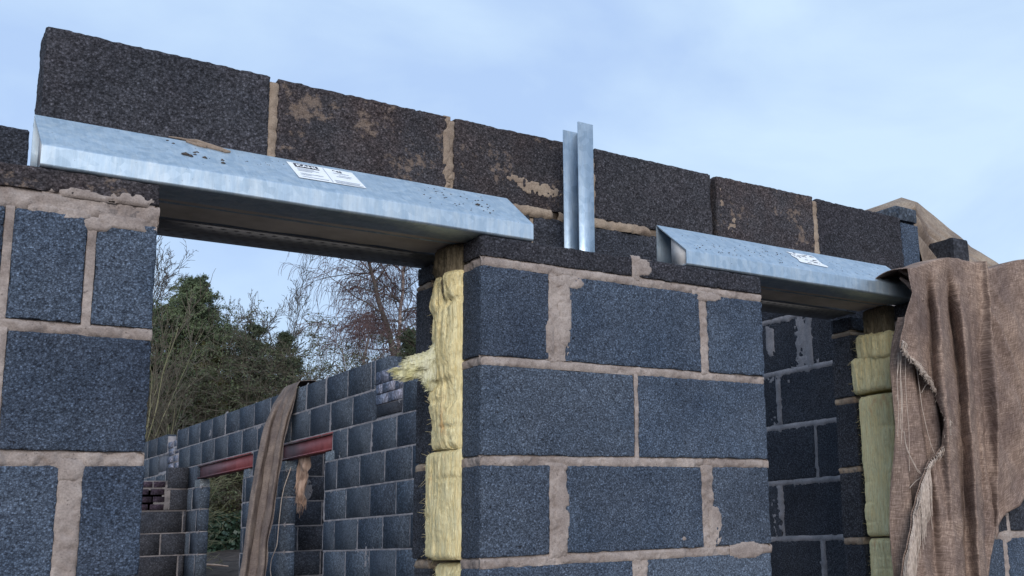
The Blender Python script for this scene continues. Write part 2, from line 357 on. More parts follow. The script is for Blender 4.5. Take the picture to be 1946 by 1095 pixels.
class Wall:
    """axis 'x': face in the plane y=c facing -y, u is x;  axis 'y': face in the plane x=c facing -x, u is y"""
    def __init__(s, root, axis, c, th, cell, mortar, jt=0.0035, mcell=0.005, far=False):
        s.root, s.axis, s.c, s.th, s.cell, s.mm, s.jt, s.mcell, s.far = root, axis, c, th, cell, mortar, jt, mcell, far
        s.mb = MB(); s.k = 0; s.cache = {}
    def pos(s, u, v, n):      # n = distance out of the wall face
        if s.axis == 'x': return np.stack([u, s.c - n, v], -1)
        return np.stack([s.c - n, u, v], -1)
    def block(s, u0, u1, z0, z1, m, proud=0.0, name='block', th=None, amp=1.0, tilt=0.0, fine=None, label=None):
        s.k += 1; th = th or s.th
        if s.far:
            key = (round(u1 - u0, 2), round(z1 - z0, 2), m.name, round(th, 3))
            me = s.cache.get(key)
            if me is None:
                mb = far_block(key[0] if s.axis == 'x' else th, th if s.axis == 'x' else key[0], key[1]); me = mb.mesh(name, False); s.cache[key] = me
        else:
            sz = (u1 - u0, th, z1 - z0) if s.axis == 'x' else (th, u1 - u0, z1 - z0)
            me = rough_box(sz, s.cell, seed=s.k + 17 * int(abs(s.c) * 10), amp=amp, fine=fine or ('f', 'l', 't', 'r'), back=0.05).mesh(name)
        cu, cz = (u0 + u1) / 2, (z0 + z1) / 2
        loc = (cu, s.c + th / 2 - proud, cz) if s.axis == 'x' else (s.c + th / 2 - proud, cu, cz)
        o = link(name, me, m, s.root, loc=loc, label=label)
        if tilt: o.rotation_euler = (0, tilt, 0) if s.axis == 'x' else (tilt, 0, 0)
        return o
    def joint(s, u0, u1, z0, z1, base=-0.0006, spread=-0.0015, rag=0.003, seed=0, noise_=0.0016, plane=None, fall=1.3, cell=None, clip=None):
        c = cell or s.mcell; e = spread + rag
        nu = max(2, int((u1 - u0 + 2 * e) / c)); nv = max(2, int((z1 - z0 + 2 * e) / c))
        U_, V_ = np.meshgrid(np.linspace(u0 - e, u1 + e, nu + 1), np.linspace(z0 - e, z1 + e, nv + 1))
        if clip: U_ = np.clip(U_, *clip)
        P = np.stack([U_, V_, np.full_like(U_, seed * 0.37)], -1)
        du = np.maximum(np.maximum(u0 - U_, U_ - u1), 0); dv = np.maximum(np.maximum(z0 - V_, (V_ - z1 + 0.001) * 1.8), 0)
        d = np.hypot(du, dv) + 0.8 * rag * vn(P, 0.014, 7) + 0.6 * rag * vn(P, 0.0065, 17) + 0.7 * rag * vn(P, 0.05, 8)
        h = base + noise_ * vn(P, 0.03, 9) + 0.4 * noise_ * vn(P, 0.009, 10) - fall * np.maximum(d - spread, 0) - 0.0016 * np.exp(-((V_ - z1) / 0.003) ** 2)
        h = np.maximum(h, -0.012)
        s.mb.grid(s.pos(U_, V_, h) if plane is None else plane(U_, V_, h))
    def smear(s, u, v, ru, rv, seed=0, amp=0.004, lo=0.35, plane=None, cell=None, flat=0.22):
        c = cell or min(s.mcell, 0.0035)
        U_, V_ = np.meshgrid(np.arange(u - ru, u + ru + c, c), np.arange(v - rv, v + rv + c, c))
        P = np.stack([U_, V_, np.full_like(U_, seed * 0.91)], -1)
        rr = np.hypot((U_ - u) / ru, (V_ - v) / rv)
        h = amp * (1 - rr ** 1.5) + 1.1 * amp * vn(P, 0.028, 11) + 1.2 * amp * vn(P, 0.0085, 12) - amp * lo
        h = np.where(rr > 1, -0.004, h); h = np.where(h > 0, h * flat, h)
        s.mb.grid(s.pos(U_, V_, h))
    def core(s, u0, u1, z0, z1, inset=0.008, th=None):
        th = th or s.th
        if s.axis == 'x': s.mb.box((u0 + inset, s.c + inset, z0 + inset), (u1 - inset, s.c + th - inset, z1 - inset))
        else: s.mb.box((s.c + inset, u0 + inset, z0 + inset), (s.c + th - inset, u1 - inset, z1 - inset))
    def done(s):
        return s.mb.obj('mortar', s.mm, s.root)
def far_block(sx, sy, sz, r=0.0035):
    m = MB(); h = np.array([sx, sy, sz]) / 2
    v = []; 
    for zz in (-1, 1):
        for (a, b_) in ((-1, -1), (1, -1), (1, 1), (-1, 1)):
            v.append((a * (h[0] - r), b_ * (h[1] - r), zz * h[2]))
    for zz in (-1, 1):
        for (a, b_) in ((-1, -1), (1, -1), (1, 1), (-1, 1)):
            v.append((a * h[0], b_ * h[1], zz * (h[2] - r)))
    # 0-3 bottom cap, 4-7 top cap, 8-11 lower ring, 12-15 upper ring
    q = [(0, 3, 2, 1), (4, 5, 6, 7)]
    for i in range(4):
        j = (i + 1) % 4
        q += [(0 + i, 0 + j, 8 + j, 8 + i), (8 + i, 8 + j, 12 + j, 12 + i), (12 + i, 12 + j, 4 + j, 4 + i)]
    m.add(v, q); return m

rng = np.random.default_rng(7)
NC = 0.0052
# ---- outer leaf, three piers
def outer_pier(label, x0, x1, courses, group='outer leaf piers of the front wall'):
    t = thing('block_wall', label, 'block wall', group)
    W = Wall(t, 'x', 0.0, 0.1, NC, M['mortar'], mcell=0.0042)
    for ci, (z0, z1, xs, mk) in enumerate(courses):
        near = z1 > 1.0
        W.cell = NC if near else 0.03
        for (a, b_) in xs:
            W.block(a, b_, z0, z1, M[mk], proud=float(rng.uniform(-0.0015, 0.0015)))
        for (a, b_), (c, d) in zip(xs[:-1], xs[1:]):
            W.joint(b_, c, z0 - 0.004, z1 + 0.004, base=-0.0008, seed=ci * 9 + int(a * 50), rag=0.004 if c - b_ > 0.02 else 0.002, spread=-0.0015, cell=None if near else 0.02)
    zs = sorted(courses, key=lambda c: c[0])
    for lo, hi in zip(zs[:-1], zs[1:]):
        W.joint(x0, x1, lo[1], hi[0], base=-0.0002, rag=0.0045, spread=-0.002, clip=(x0 + 0.001, x1 - 0.001), seed=int(lo[1] * 100), cell=None if lo[1] > 1 else 0.02)
        # returns at the two ends (faces looking along x)
        for xe, sgn in ((x0, -1), (x1, 1)):
            W.joint(0.0, 0.1, lo[1], hi[0], base=-0.0005, clip=(0.0015, 0.0985), seed=int(lo[1] * 50) + sgn, cell=None if lo[1] > 1 else 0.02,
                    plane=lambda U_, V_, h, xe=xe, sgn=sgn: np.stack([xe + sgn * h, U_, V_], -1))
    W.core(x0, x1, zs[0][0], zs[-1][1])
    return t, W
lowL = []
def lower(a, b_, flip):
    r_ = []; z = [(1.115, 1.326), (0.884, 1.096), (0.653, 0.865), (0.422, 0.634), (0.17, 0.403)]
    return z
C_L = [(2.052, 2.100, [(-1.35, -0.692)], 'block_stain'),
       (1.809, 2.016, [(-1.38, -0.943), (-0.930, -0.811), (-0.797, -0.691)], 'block'),
       (1.573, 1.790, [(-1.38, -0.938), (-0.926, -0.690)], 'block'),
       (1.345, 1.549, [(-1.38, -0.938), (-0.926, -0.828), (-0.792, -0.689)], 'block')]
for i, (a, b_) in enumerate(lower(0, 0, 0)): C_L.append((a, b_, [(-1.38, -0.938), (-0.926, -0.690)] if i % 2 == 0 else [(-1.38, -0.938), (-0.926, -0.81), (-0.795, -0.690)], 'block'))
tL, W = outer_pier('dark block pier at the left end, under the end of the long steel lintel', -1.38, -0.69, C_L)
for p in ((-0.86, 2.016, 0.05, 0.012, 1), (-0.745, 2.012, 0.05, 0.014, 2), (-0.80, 2.003, 0.03, 0.014, 3), (-0.815, 1.54, 0.028, 0.02, 4), (-0.74, 2.062, 0.04, 0.012, 5), (-0.83, 2.058, 0.06, 0.009, 6)):
    W.smear(*p[:4], seed=p[4], amp=0.005, lo=0.1)
W.done()
C_C = [(2.046, 2.100, [(0.0, 0.437), (0.459, 0.884)], 'block_dark'),
       (1.808, 2.026, [(0.0, 0.186), (0.228, 0.656), (0.680, 0.882)], 'block'),
       (1.576, 1.789, [(0.0, 0.432), (0.443, 0.880)], 'block'),
       (1.345, 1.556, [(0.0, 0.183), (0.226, 0.643), (0.680, 0.880)], 'block'),
       (1.115, 1.325, [(0.0, 0.418), (0.461, 0.879)], 'block')]
for i, (a, b_) in enumerate(lower(0, 0, 0)[1:]): C_C.append((a, b_, [(0.0, 0.2), (0.22, 0.66), (0.68, 0.88)] if i % 2 == 0 else [(0.0, 0.44), (0.455, 0.88)], 'block'))
tC, W = outer_pier('broad dark block pier in the middle, between the two window openings', 0.0, 0.88, C_C)
for p in ((0.228, 1.92, 0.018, 0.11, 1), (0.186, 1.86, 0.012, 0.05, 2), (0.235, 2.01, 0.05, 0.016, 3), (0.68, 2.02, 0.05, 0.014, 4), (0.47, 2.075, 0.028, 0.022, 5),
          (0.215, 1.45, 0.02, 0.1, 6), (0.685, 1.40, 0.022, 0.05, 7), (0.79, 1.333, 0.06, 0.022, 8), (0.20, 1.55, 0.03, 0.012, 9), (0.58, 1.37, 0.012, 0.006, 10)):
    W.smear(*p[:4], seed=p[4] + 20, amp=0.0045, lo=0.15)
W.done()
C_R = [(2.046, 2.100, [(1.552, 1.80)], 'block_dark')] + [(z0, z1, ([(1.55, 1.945), (1.96, 2.37)] if i % 2 == 0 else [(1.55, 1.73), (1.745, 2.15), (2.165, 2.37)]), 'block_jamb_shaded')
       for i, (z0, z1) in enumerate([(1.808, 2.026), (1.576, 1.789), (1.345, 1.556), (1.115, 1.325), (0.884, 1.096), (0.653, 0.865), (0.422, 0.634), (0.17, 0.403)])]
C_R[2] = (1.576, 1.789, [(1.55, 1.73), (1.745, 2.15), (2.165, 2.37)], 'block_jamb_shaded')
C_R[3] = (1.345, 1.556, [(1.55, 1.94), (1.957, 2.37)], 'block_jamb_shaded')
C_R[4] = (1.115, 1.325, [(1.55, 1.915), (1.935, 2.37)], 'block')
C_R[0] = (2.046, 2.100, [(1.552, 1.80), (1.815, 2.37)], 'block_dark')
tR, W = outer_pier('dark block pier at the right end, mostly hidden behind hanging brown hessian', 1.55, 2.37, C_R)
W.block(1.66, 2.05, 2.112, 2.19, M['block_dark']); W.block(2.065, 2.37, 2.112, 2.19, M['block_dark'])
W.joint(1.66, 2.37, 2.10, 2.112, seed=77); W.smear(1.93, 1.33, 0.03, 0.02, seed=3, amp=0.004)
W.done()

# ---- inner leaf
t = thing('block_wall', 'inner leaf of dark blocks, its long top course standing against the sky above the lintels', 'block wall')
W = Wall(t, 'x', 0.295, 0.1, NC, M['mortar_tan'])
TOP = [(-0.870, -0.404, 'block_dark'), (-0.388, 0.054, 'block_stain'), (0.069, 0.500, 'block_stain'), (0.514, 0.953, 'block_dark'), (0.969, 1.401, 'block_stain'), (1.421, 1.859, 'block_dark')]
for i, (a, b_, mk) in enumerate(TOP):
    o = W.block(a, b_, 2.285, 2.505 - 0.0015 * (i % 3), M[mk], proud=(0.002, -0.001, 0.001, 0.0, 0.003, -0.003)[i], amp=1.5, tilt=R((0.1, -0.15, 0.05, 0.1, -0.1, 0.0)[i]))
for (a, b_), s_ in zip(((-0.404, -0.388), (0.054, 0.069), (0.500, 0.514), (1.401, 1.421)), (1, 2, 3, 4)):
    W.joint(a, b_, 2.29, 2.490, base=-0.0006, rag=0.004, spread=-0.0015, seed=s_)
# thick squeezed-out bed between lower and top course
for (a, b_, s_) in ((0.16, 0.36, 1), (0.40, 0.70, 2),):
    W.joint(a, b_, 2.270, 2.286, base=0.006, noise_=0.007, rag=0.006, spread=0.003, seed=40 + s_, fall=1.3)
for p in ((0.050, 2.41, 0.010, 0.09, 1, .006), (0.060, 2.31, 0.014, 0.035, 2, .010), (0.33, 2.345, 0.075, 0.020, 3, .003), (0.26, 2.362, 0.035, 0.012, 4, .003),
          (0.99, 2.43, 0.016, 0.035, 7, .003), (1.03, 2.345, 0.03, 0.035, 8, .003), (0.50, 2.28, 0.05, 0.010, 14, .008), (0.31, 2.276, 0.03, 0.010, 15, .010), (0.25, 2.278, 0.03, 0.008, 16, .009)):
    W.smear(*p[:4], seed=p[4], amp=p[5], lo=0.25)
for a, b_ in ((0.15, 0.30), (0.31, 0.735), (-1.38, -0.882)): W.block(a, b_, 2.06, 2.268, M['block_jamb_shaded'])
# jamb columns of the inner leaf
JZ = [(2.048, 2.098), (1.818, 2.034), (1.581, 1.800), (1.344, 1.566), (1.113, 1.326), (0.884, 1.096), (0.653, 0.865), (0.422, 0.634), (0.17, 0.403)]
for (x0, x1) in ((-1.38, -0.70), (0.016, 0.88), (1.55, 1.86)):
    for i, (z0, z1) in enumerate(JZ):
        W.cell = 0.006 if z1 > 1 else 0.03
        w1 = (0.2, 0.42)[i % 2] if x1 - x0 > 0.4 else 0.31
        xs = [(x0, x0 + w1)] + ([(x0 + w1 + 0.012, x1)] if x1 - x0 > 0.4 else [])
        for (a, b_) in xs:
            off = 0.006 if (i in (3, 4) and x0 > 1 and a == x0) else 0.0
            W.block(a + off - 0.004 * (i % 2), b_, z0, z1, M['block_jamb_shaded'], fine=('l', 'f'))
    for lo, hi in zip(JZ[1:], JZ[:-1]):
        W.joint(0.299, 0.391, lo[1], hi[0], base=0.0, rag=0.005, clip=(0.297, 0.393), seed=int(lo[1] * 99) + int(x0 * 10), cell=0.006,
                plane=lambda U_, V_, h, xe=x0: np.stack([xe - h, U_, V_], -1))
        W.joint(x0, x1, lo[1], hi[0], base=-0.001, cell=0.03)
    W.core(x0 + 0.004, x1, 0.17, 2.10)
W.core(0.16, 0.73, 2.05, 2.275); W.core(-1.38, -0.885, 2.05, 2.262)
for (a, b_) in ((-0.87, 0.505), (0.51, 0.95), (0.97, 1.86)): W.core(a, b_, 2.255, 2.505, inset=0.012)
W.done()

# ---- side wall, running away from the right-hand window
t = thing('block_wall', 'long side wall of blue-grey blocks receding behind the left window, with two steel-headed doorways', 'block wall')
W = Wall(t, 'y', 1.973, 0.1, 0.008, M['mortar_far'], mcell=0.010)
OPEN = [(6.50, 7.45), (8.64, 10.13)]
LINT = [(6.352, 7.60), (8.40, 10.25)]
RED_Z = (2.125, 2.262)
z_b = [1.342 + 0.2311 * k for k in range(-5, 6)]
V0 = {0: 0.995, 1: 1.16, 2: 0.978, 3: 1.21, 4: 0.99, -1: 0.955, -2: 1.2}
per = 0.464
def intervals(y0, y1, phase):
    out_ = []; y = phase - math.ceil((phase - y0) / per) * per
    while y < y1:
        a = max(y, y0); b_ = min(y + per - 0.012, y1)
        if b_ - a > 0.05: out_.append((a, b_))
        y += per
    return out_
for k in range(-5, 6):
    z0 = 1.342 + 0.2311 * k + 0.007; z1 = 1.342 + 0.2311 * (k + 1) - 0.007
    if k == -5: z0 = 0.17
    if k == 5: z1 = 2.713
    spans = [(0.42, 12.9)]
    if z0 < 2.1:
        if k == 3: z1b = min(z1, 2.262)
        spans = [(0.42, OPEN[0][0]), (OPEN[0][1], OPEN[1][0]), (OPEN[1][1], 12.9)]
    for (s0, s1) in spans:
        ph = {0: 4.865, 1: 5.116 - 0.01, 2: 4.848, 3: 5.111, 4: 5.02, 5: 5.135}.get(k, 4.86 + 0.23 * (k % 2))
        iv = intervals(s0, s1, ph + 0.006)
        if k == 5:   # top course only beyond y = 5.27; half-height cut blocks nearer
            iv = [(a, b_) for a, b_ in intervals(5.53, 12.9, 5.605)]
            iv = [(a, b_) for a, b_ in iv if not (11.0 < (a + b_) / 2 < 11.55)]
            iv.insert(0, (5.285, 5.52))
        for (a, b_) in iv:
            if k == 3 and any(b_ > l0 + 0.005 and a < l1 - 0.005 for l0, l1 in LINT): 
                # around the beams: trim the piece to what stands beside the beam
                for (l0, l1) in LINT:
                    if b_ > l0 + 0.005 and a < l1 - 0.005:
                        if a < l0 - 0.06: W_args = (a, l0 - 0.008)
                        elif b_ > l1 + 0.06: W_args = (l1 + 0.008, b_)
                        else: W_args = None
                if W_args: 
                    a, b_ = W_args
                else: continue
            if k == 4 and b_ > 5.1 and a < 5.45: continue        # brick patch sits here
            if k == 4 and b_ > 11.05 and a < 11.6: continue      # infill of small bricks
            ymid = (a + b_) / 2
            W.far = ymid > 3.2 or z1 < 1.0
            mm = M['block_far'] if ymid > 3.2 else M['block_jamb_shaded']
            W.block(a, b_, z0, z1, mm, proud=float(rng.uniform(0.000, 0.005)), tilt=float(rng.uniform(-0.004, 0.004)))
            if z1 > 1.0:
                cc_ = 0.010 if ymid < 3.2 else 0.018
                wide = rng.random() < 0.3
                W.joint(b_ + 0.001, b_ + (0.022 if wide else 0.010), z0, z1, base=0.004, rag=0.009 if wide else 0.004, spread=0.003 + 0.010 * (rng.random() < 0.25), seed=int(ymid * 31) + k, cell=cc_)
    if k > -4:
        zb = 1.342 + 0.2311 * k
        for (s0, s1) in ([(0.42, 6.5), (7.45, 8.64), (10.13, 12.9)] if zb < 2.1 else [(0.42, 12.9)]):
            mid = min(3.2, s1)
            if s0 < 3.2: W.joint(s0, mid, zb - 0.006, zb + 0.006, base=0.004, rag=0.008, spread=0.007, seed=k + 50, cell=0.011)
            if s1 > 3.2: W.joint(max(s0, mid), s1, zb - 0.008, zb + 0.008, base=0.004, rag=0.008, spread=0.003, seed=k + 80, cell=0.014)
for p in ((0.985, 2.15, 0.045, 0.13, 1), (0.97, 2.06, 0.09, 0.03, 2), (1.17, 1.86, 0.035, 0.1, 3), (0.98, 1.76, 0.05, 0.05, 4), (1.2, 1.43, 0.03, 0.1, 5), (1.15, 2.0, 0.09, 0.03, 6), (1.18, 2.2, 0.03, 0.09, 8), (0.965, 1.66, 0.025, 0.09, 9)):
    W.smear(*p[:4], seed=p[4], amp=0.006, lo=0.0, cell=0.009)
for p in ((5.632, 1.68, 0.05, 0.12, 1), (5.526, 1.72, 0.02, 0.14, 2), (5.12, 1.72, 0.06, 0.07, 3), (5.63, 1.3, 0.03, 0.12, 4), (5.50, 1.28, 0.025, 0.13, 5), (5.32, 1.9, 0.05, 0.06, 6), (6.04, 1.5, 0.03, 0.08, 7),
          (5.12, 2.16, 0.03, 0.1, 8), (5.57, 2.16, 0.035, 0.1, 9), (6.05, 2.2, 0.03, 0.1, 10), (5.06, 2.42, 0.05, 0.1, 11), (6.8, 2.47, 0.2, 0.03, 12), (8.3, 2.48, 0.3, 0.03, 13), (9.85, 2.56, 0.05, 0.05, 14), (4.88, 2.5, 0.03, 0.1, 15), (6.2, 2.06, 0.06, 0.04, 16)):
    W.smear(*p[:4], seed=p[4] + 60, amp=0.008, lo=0.1, cell=0.015)
# padstones under the beams, brick patches, cut pieces
W.far = False; W.cell = 0.02
for (a, b_) in ((6.30, 6.50), (8.46, 8.64), (10.13, 10.33), (7.45, 7.62)):
    W.block(a, b_, 2.035, 2.115, M['padstone'], proud=0.006, name='padstone')
W.far = True
for r_, (z0, z1) in enumerate(((2.378, 2.445), (2.455, 2.522), (2.532, 2.612))):
    ys_ = [5.028, 5.27, 5.495] if r_ % 2 == 0 else [5.028, 5.15, 5.38, 5.495]
    for a, b_ in zip(ys_[:-1], ys_[1:]): W.block(a + 0.002, b_ - 0.002, z0 - 0.003, z1 + 0.003, M['brick_blue'], proud=0.006, name='brick')
W.block(5.035, 5.48, 2.285, 2.37, M['block_shade'], proud=0.002)
for r_ in range(4):
    z0 = 2.29 + 0.085 * r_
    for q_ in range(2):
        a = 11.06 + 0.25 * q_ + (0.06 if r_ % 2 else 0); W.block(a, a + 0.2, z0, z0 + 0.068, M['brick_blue'], proud=-0.004 + 0.006 * (q_ % 2), name='brick')
W.core(11.03, 11.6, 2.28, 2.62, inset=0.006)
for (a, b_) in ((0.42, 0.87), (0.885, 1.35), (1.36, 1.8), (4.82, 5.02)): W.block(a, b_, 2.51, 2.595, M['block_far'])
W.far = False; W.cell = 0.006
W.block(0.400, 0.80, 2.289, 2.526, M['block'], proud=-0.004, fine=('f', 'l', 't', 'r')); W.block(0.400, 0.62, 2.533, 2.590, M['block_far'], proud=0.0)
W.core(0.43, 6.36, 0.17, 2.50, inset=0.007)
W.core(0.43, 6.50, 0.17, 2.10, inset=0.007); W.core(7.45, 8.64, 0.17, 2.10, inset=0.007); W.core(10.13, 12.9, 0.17, 2.10, inset=0.007)
W.core(6.30, 12.9, 2.27, 2.50, inset=0.0075); W.core(5.285, 11.0, 2.47, 2.70, inset=0.0085); W.core(11.6, 12.9, 2.47, 2.70, inset=0.0085); W.core(5.0, 5.5, 2.30, 2.60, inset=0.005)
W.core(7.60, 8.40, 2.08, 2.30, inset=0.0065); W.core(10.25, 12.9, 2.08, 2.30, inset=0.0065)
W.done()

# ---- outer leaf of the side wall (one column shows between the hessian sheets)
t = thing('block_wall', 'short dark block stub poking out under the hessian at the top right', 'block wall')
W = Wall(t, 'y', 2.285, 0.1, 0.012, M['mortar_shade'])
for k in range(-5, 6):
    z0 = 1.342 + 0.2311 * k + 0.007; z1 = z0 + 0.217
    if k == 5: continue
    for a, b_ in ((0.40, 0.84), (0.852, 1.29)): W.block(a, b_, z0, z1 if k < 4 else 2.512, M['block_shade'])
W.core(0.40, 1.29, 0.17, 2.50); W.done()
# ---- cross wall low on the left, seen through the window
t = thing('block_wall', 'cross wall of dark blocks patched with purple bricks, beside the left doorway', 'block wall')
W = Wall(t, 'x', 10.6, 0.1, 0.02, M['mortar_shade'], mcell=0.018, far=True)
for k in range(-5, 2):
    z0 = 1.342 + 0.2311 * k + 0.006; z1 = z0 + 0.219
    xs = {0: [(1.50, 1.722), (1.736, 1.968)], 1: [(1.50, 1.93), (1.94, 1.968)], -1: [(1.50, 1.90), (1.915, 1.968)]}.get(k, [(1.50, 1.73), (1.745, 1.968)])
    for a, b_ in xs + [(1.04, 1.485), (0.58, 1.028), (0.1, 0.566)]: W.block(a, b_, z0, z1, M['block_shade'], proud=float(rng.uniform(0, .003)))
    W.joint(0.1, 1.968, z0 - 0.011, z0 - 0.001, base=0.003, rag=0.004, seed=k)
    W.joint(xs[0][1], xs[1][0], z0, z1, base=0.003, rag=0.004, seed=k + 9)
W.block(1.80, 1.968, 1.815, 2.03, M['block_shade'], proud=0.004); W.block(1.768, 1.968, 2.045, 2.262, M['block_shade'], proud=0.004)
for r_ in range(4):
    z0 = 1.815 + 0.079 * r_
    for a, b_ in (((1.40, 1.50), (1.512, 1.62), (1.635, 1.745)) if r_ % 2 else ((1.40, 1.46), (1.475, 1.59), (1.61, 1.74))): W.block(a, b_, z0, z0 + 0.064, M['brick_purple'], proud=0.003, name='brick')
for a, b_ in ((1.04, 1.39), (0.58, 1.028)): W.block(a, b_, 1.815, 2.03, M['block_shade'])
W.smear(1.78, 1.95, 0.06, 0.13, seed=2, amp=0.008, lo=-0.1); W.smear(1.70, 1.90, 0.06, 0.05, seed=3, amp=0.008, lo=-0.1)
W.core(0.1, 1.968, 0.17, 2.03, inset=0.006); W.core(1.40, 1.80, 1.81, 2.13, inset=0.006); W.core(1.775, 1.968, 1.81, 2.255, inset=0.008); W.done()
# ---- return wall beyond the nearer doorway
t = thing('block_wall', 'dark return wall of blocks seen through the nearer doorway behind the hanging rag', 'block wall')
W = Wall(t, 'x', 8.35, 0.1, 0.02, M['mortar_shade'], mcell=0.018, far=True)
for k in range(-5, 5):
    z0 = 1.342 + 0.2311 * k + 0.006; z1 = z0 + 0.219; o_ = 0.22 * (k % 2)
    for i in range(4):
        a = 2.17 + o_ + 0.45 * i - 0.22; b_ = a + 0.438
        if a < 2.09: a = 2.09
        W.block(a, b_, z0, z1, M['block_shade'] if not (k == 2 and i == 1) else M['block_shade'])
        W.joint(b_, b_ + 0.012, z0, z1, base=0.003, seed=i + k)
    W.joint(2.09, 3.9, z0 - 0.011, z0 - 0.001, base=0.004, rag=0.004, seed=k + 30)
W.smear(2.46, 1.91, 0.06, 0.10, seed=5, amp=0.01, lo=-0.2); W.core(2.09, 3.9, 0.17, 2.48, inset=0.006); W.done()

# ------------------------------------------------------------------ red steel beams over the doorways
for i, ((y0, y1), lab) in enumerate(zip(LINT, ('red primed steel beam over the nearer doorway, beside the hanging sacking strip', 'red primed steel beam over the farther doorway, low at the left'))):
    t = thing('steel_beam', lab, 'steel beam', 'red steel beams over the doorways')
    z0, z1 = RED_Z; x0 = 1.969
    m = MB(); m.box((x0, y0, z1 - 0.010), (x0 + 0.10, y1, z1)); m.obj('top_flange', M['red'], t, False)
    m = MB(); m.box((x0, y0, z0), (x0 + 0.10, y1, z0 + 0.009)); m.obj('bottom_flange', M['red'], t, False)
    m = MB(); m.box((x0 + 0.028, y0, z0 + 0.009), (x0 + 0.036, y1, z1 - 0.010)); m.obj('web', M['red'], t, False)

# ------------------------------------------------------------------ steel lintels
def profile_sheet(pts, x0, x1, th=0.003, nx=60, seed=0):
    pts = np.array(pts, float); n = len(pts)
    d = np.gradient(pts, axis=0); d /= np.linalg.norm(d, axis=1)[:, None]; nn = np.stack([-d[:, 1], d[:, 0]], -1)
    loop = np.concatenate([pts, (pts - nn * th)[::-1]])
    xs = np.linspace(x0, x1, nx)
    P = np.zeros((nx, len(loop), 3)); P[..., 0] = xs[:, None]; P[..., 1] = loop[None, :, 0]; P[..., 2] = loop[None, :, 1]
    P[..., 1] += 0.0006 * vn(P, (0.15, 1, 1), seed)[...]; P[..., 2] += 0.0006 * vn(P, (0.12, 1, 1), seed + 1)
    m = MB(); m.grid(P, closed=True)
    k = len(loop)
    cap = [(i, i + 1, k - 2 - i, k - 1 - i) for i in range(n - 1)]
    m.add(P[0], cap); m.add(P[-1], [c[::-1] for c in cap])
    return m
SL = (0.245 - 0.145) / 0.135
def arc_profile():
    p = [(0.098, 2.1005), (0.05, 2.1005), (0.006, 2.1005)]
    p += [(0.0018, 2.1022), (0.0, 2.1055), (0.0, 2.1065), (0.0, 2.12), (0.0, 2.1390), (0.0, 2.1400)]
    for a in np.linspace(0, 1, 6)[1:]:     # rounded bend into the slope
        th = a * R(90 - 36.5); p.append((0.006 * (1 - math.cos(th)), 2.1400 + 0.006 * math.sin(th)))
    y0, z0 = p[-1]
    for a in (0.008, 0.25, 0.5, 0.75, 0.992, 1.0): p.append((y0 + (0.134 - y0) * a, z0 + (2.2445 - z0) * a))
    p += [(0.1365, 2.243), (0.137, 2.238), (0.137, 2.17), (0.137, 2.103)]
    return p
def lintel(x0, x1, label, e=0.03):
    t = thing('steel_lintel', label, 'lintel', 'galvanised steel lintels over the window openings')
    m = profile_sheet(arc_profile(), x0, x1); m.obj('steel_profile', M['zinc'], t)
    m = MB(); m.grid(np.stack(np.broadcast_arrays(np.linspace(x0 + 0.02, x1 - 0.02, 80)[:, None], np.linspace(0.099, 0.252, 14)[None, :], 2.106), -1) * 1.0)
    P = m.v[0]; P[:, 2] += 0.0015 * vn(P, 0.05, 4); m.box((x0 + e + 0.04, 0.141, 2.1085), (x1 - 0.04, 0.25, 2.20)); m.obj('cavity_insulation', M['foam'], t)
    m = MB(); a_, b_ = x0 + 0.004, x1 - 0.004; pr = [(0.005, 2.1035), (0.073, 2.1035), (0.073, 2.190), (0.005, 2.139)]; m.add([(a_, *p) for p in pr] + [(b_, *p) for p in pr], [(0, 1, 2, 3), (7, 6, 5, 4), (0, 4, 5, 1), (1, 5, 6, 2), (2, 6, 7, 3), (3, 7, 4, 0)]); m.obj('core_board', M['core'], t, False)
    m = MB(); m.box((x0 + e, 0.253, 2.1), (x1 - 0.03, 0.394, 2.103)); m.box((x0 + e, 0.299, 2.103), (x1 - 0.03, 0.302, 2.262)); m.box((x0 + e, 0.391, 2.103), (x1 - 0.03, 0.394, 2.262)); m.box((x0 + e, 0.302, 2.258), (x1 - 0.03, 0.391, 2.262))
    m.obj('inner_flange', M['flange'], t, False)
    m = MB(); k = 0
    for xx in np.arange(x0 + 0.03, x1 - 0.02, 0.028):
        for r_ in range(5):
            yy = 0.268 + 0.025 * r_; xo = xx + 0.014 * (r_ % 2)
            m.add([(xo - 0.008, yy, 2.0995), (xo, yy - 0.006, 2.0995), (xo + 0.008, yy, 2.0995), (xo, yy + 0.006, 2.0995), (xo, yy, 2.0982)], t=[(0, 4, 1), (1, 4, 2), (2, 4, 3), (3, 4, 0)])
    o = m.obj('plaster_key', M['flange'], t, False); o['kind'] = 'stuff'
    return t
t1 = lintel(-0.897, 0.140, 'long galvanised steel lintel over the left window, a clean paper sticker on its slope')
t2 = lintel(0.613, 1.570, 'galvanised steel lintel over the right window, a torn sticker on its slope', 0.13)
def slope_pt(x, y, off=0.0006):
    n = Vector((0, -SL, 1)).normalized()
    return (x, y + n.y * off, 2.1448 + SL * (y - 0.001) + n.z * off)
def quad_on_slope(pts, name, m_, parent, off, sub=1, jag=0.0, seed=0):
    m = MB(); a, b_, c, d = [np.array(p, float) for p in pts]; n = sub + 1
    s = np.linspace(0, 1, n)[None, :, None]; tt = np.linspace(0, 1, n)[:, None, None]
    Q = (a * (1 - s) + b_ * s) * (1 - tt) + (d * (1 - s) + c * s) * tt
    P = np.array([[slope_pt(q[0], q[1], off) for q in row] for row in Q])
    if jag: P[:, -1, 0] += jag * vn(P[:, -1], 0.012, seed); P[:, 0, 0] += jag * vn(P[:, 0], 0.012, seed + 1)
    m.grid(P); return m.obj(name, m_, parent, False)
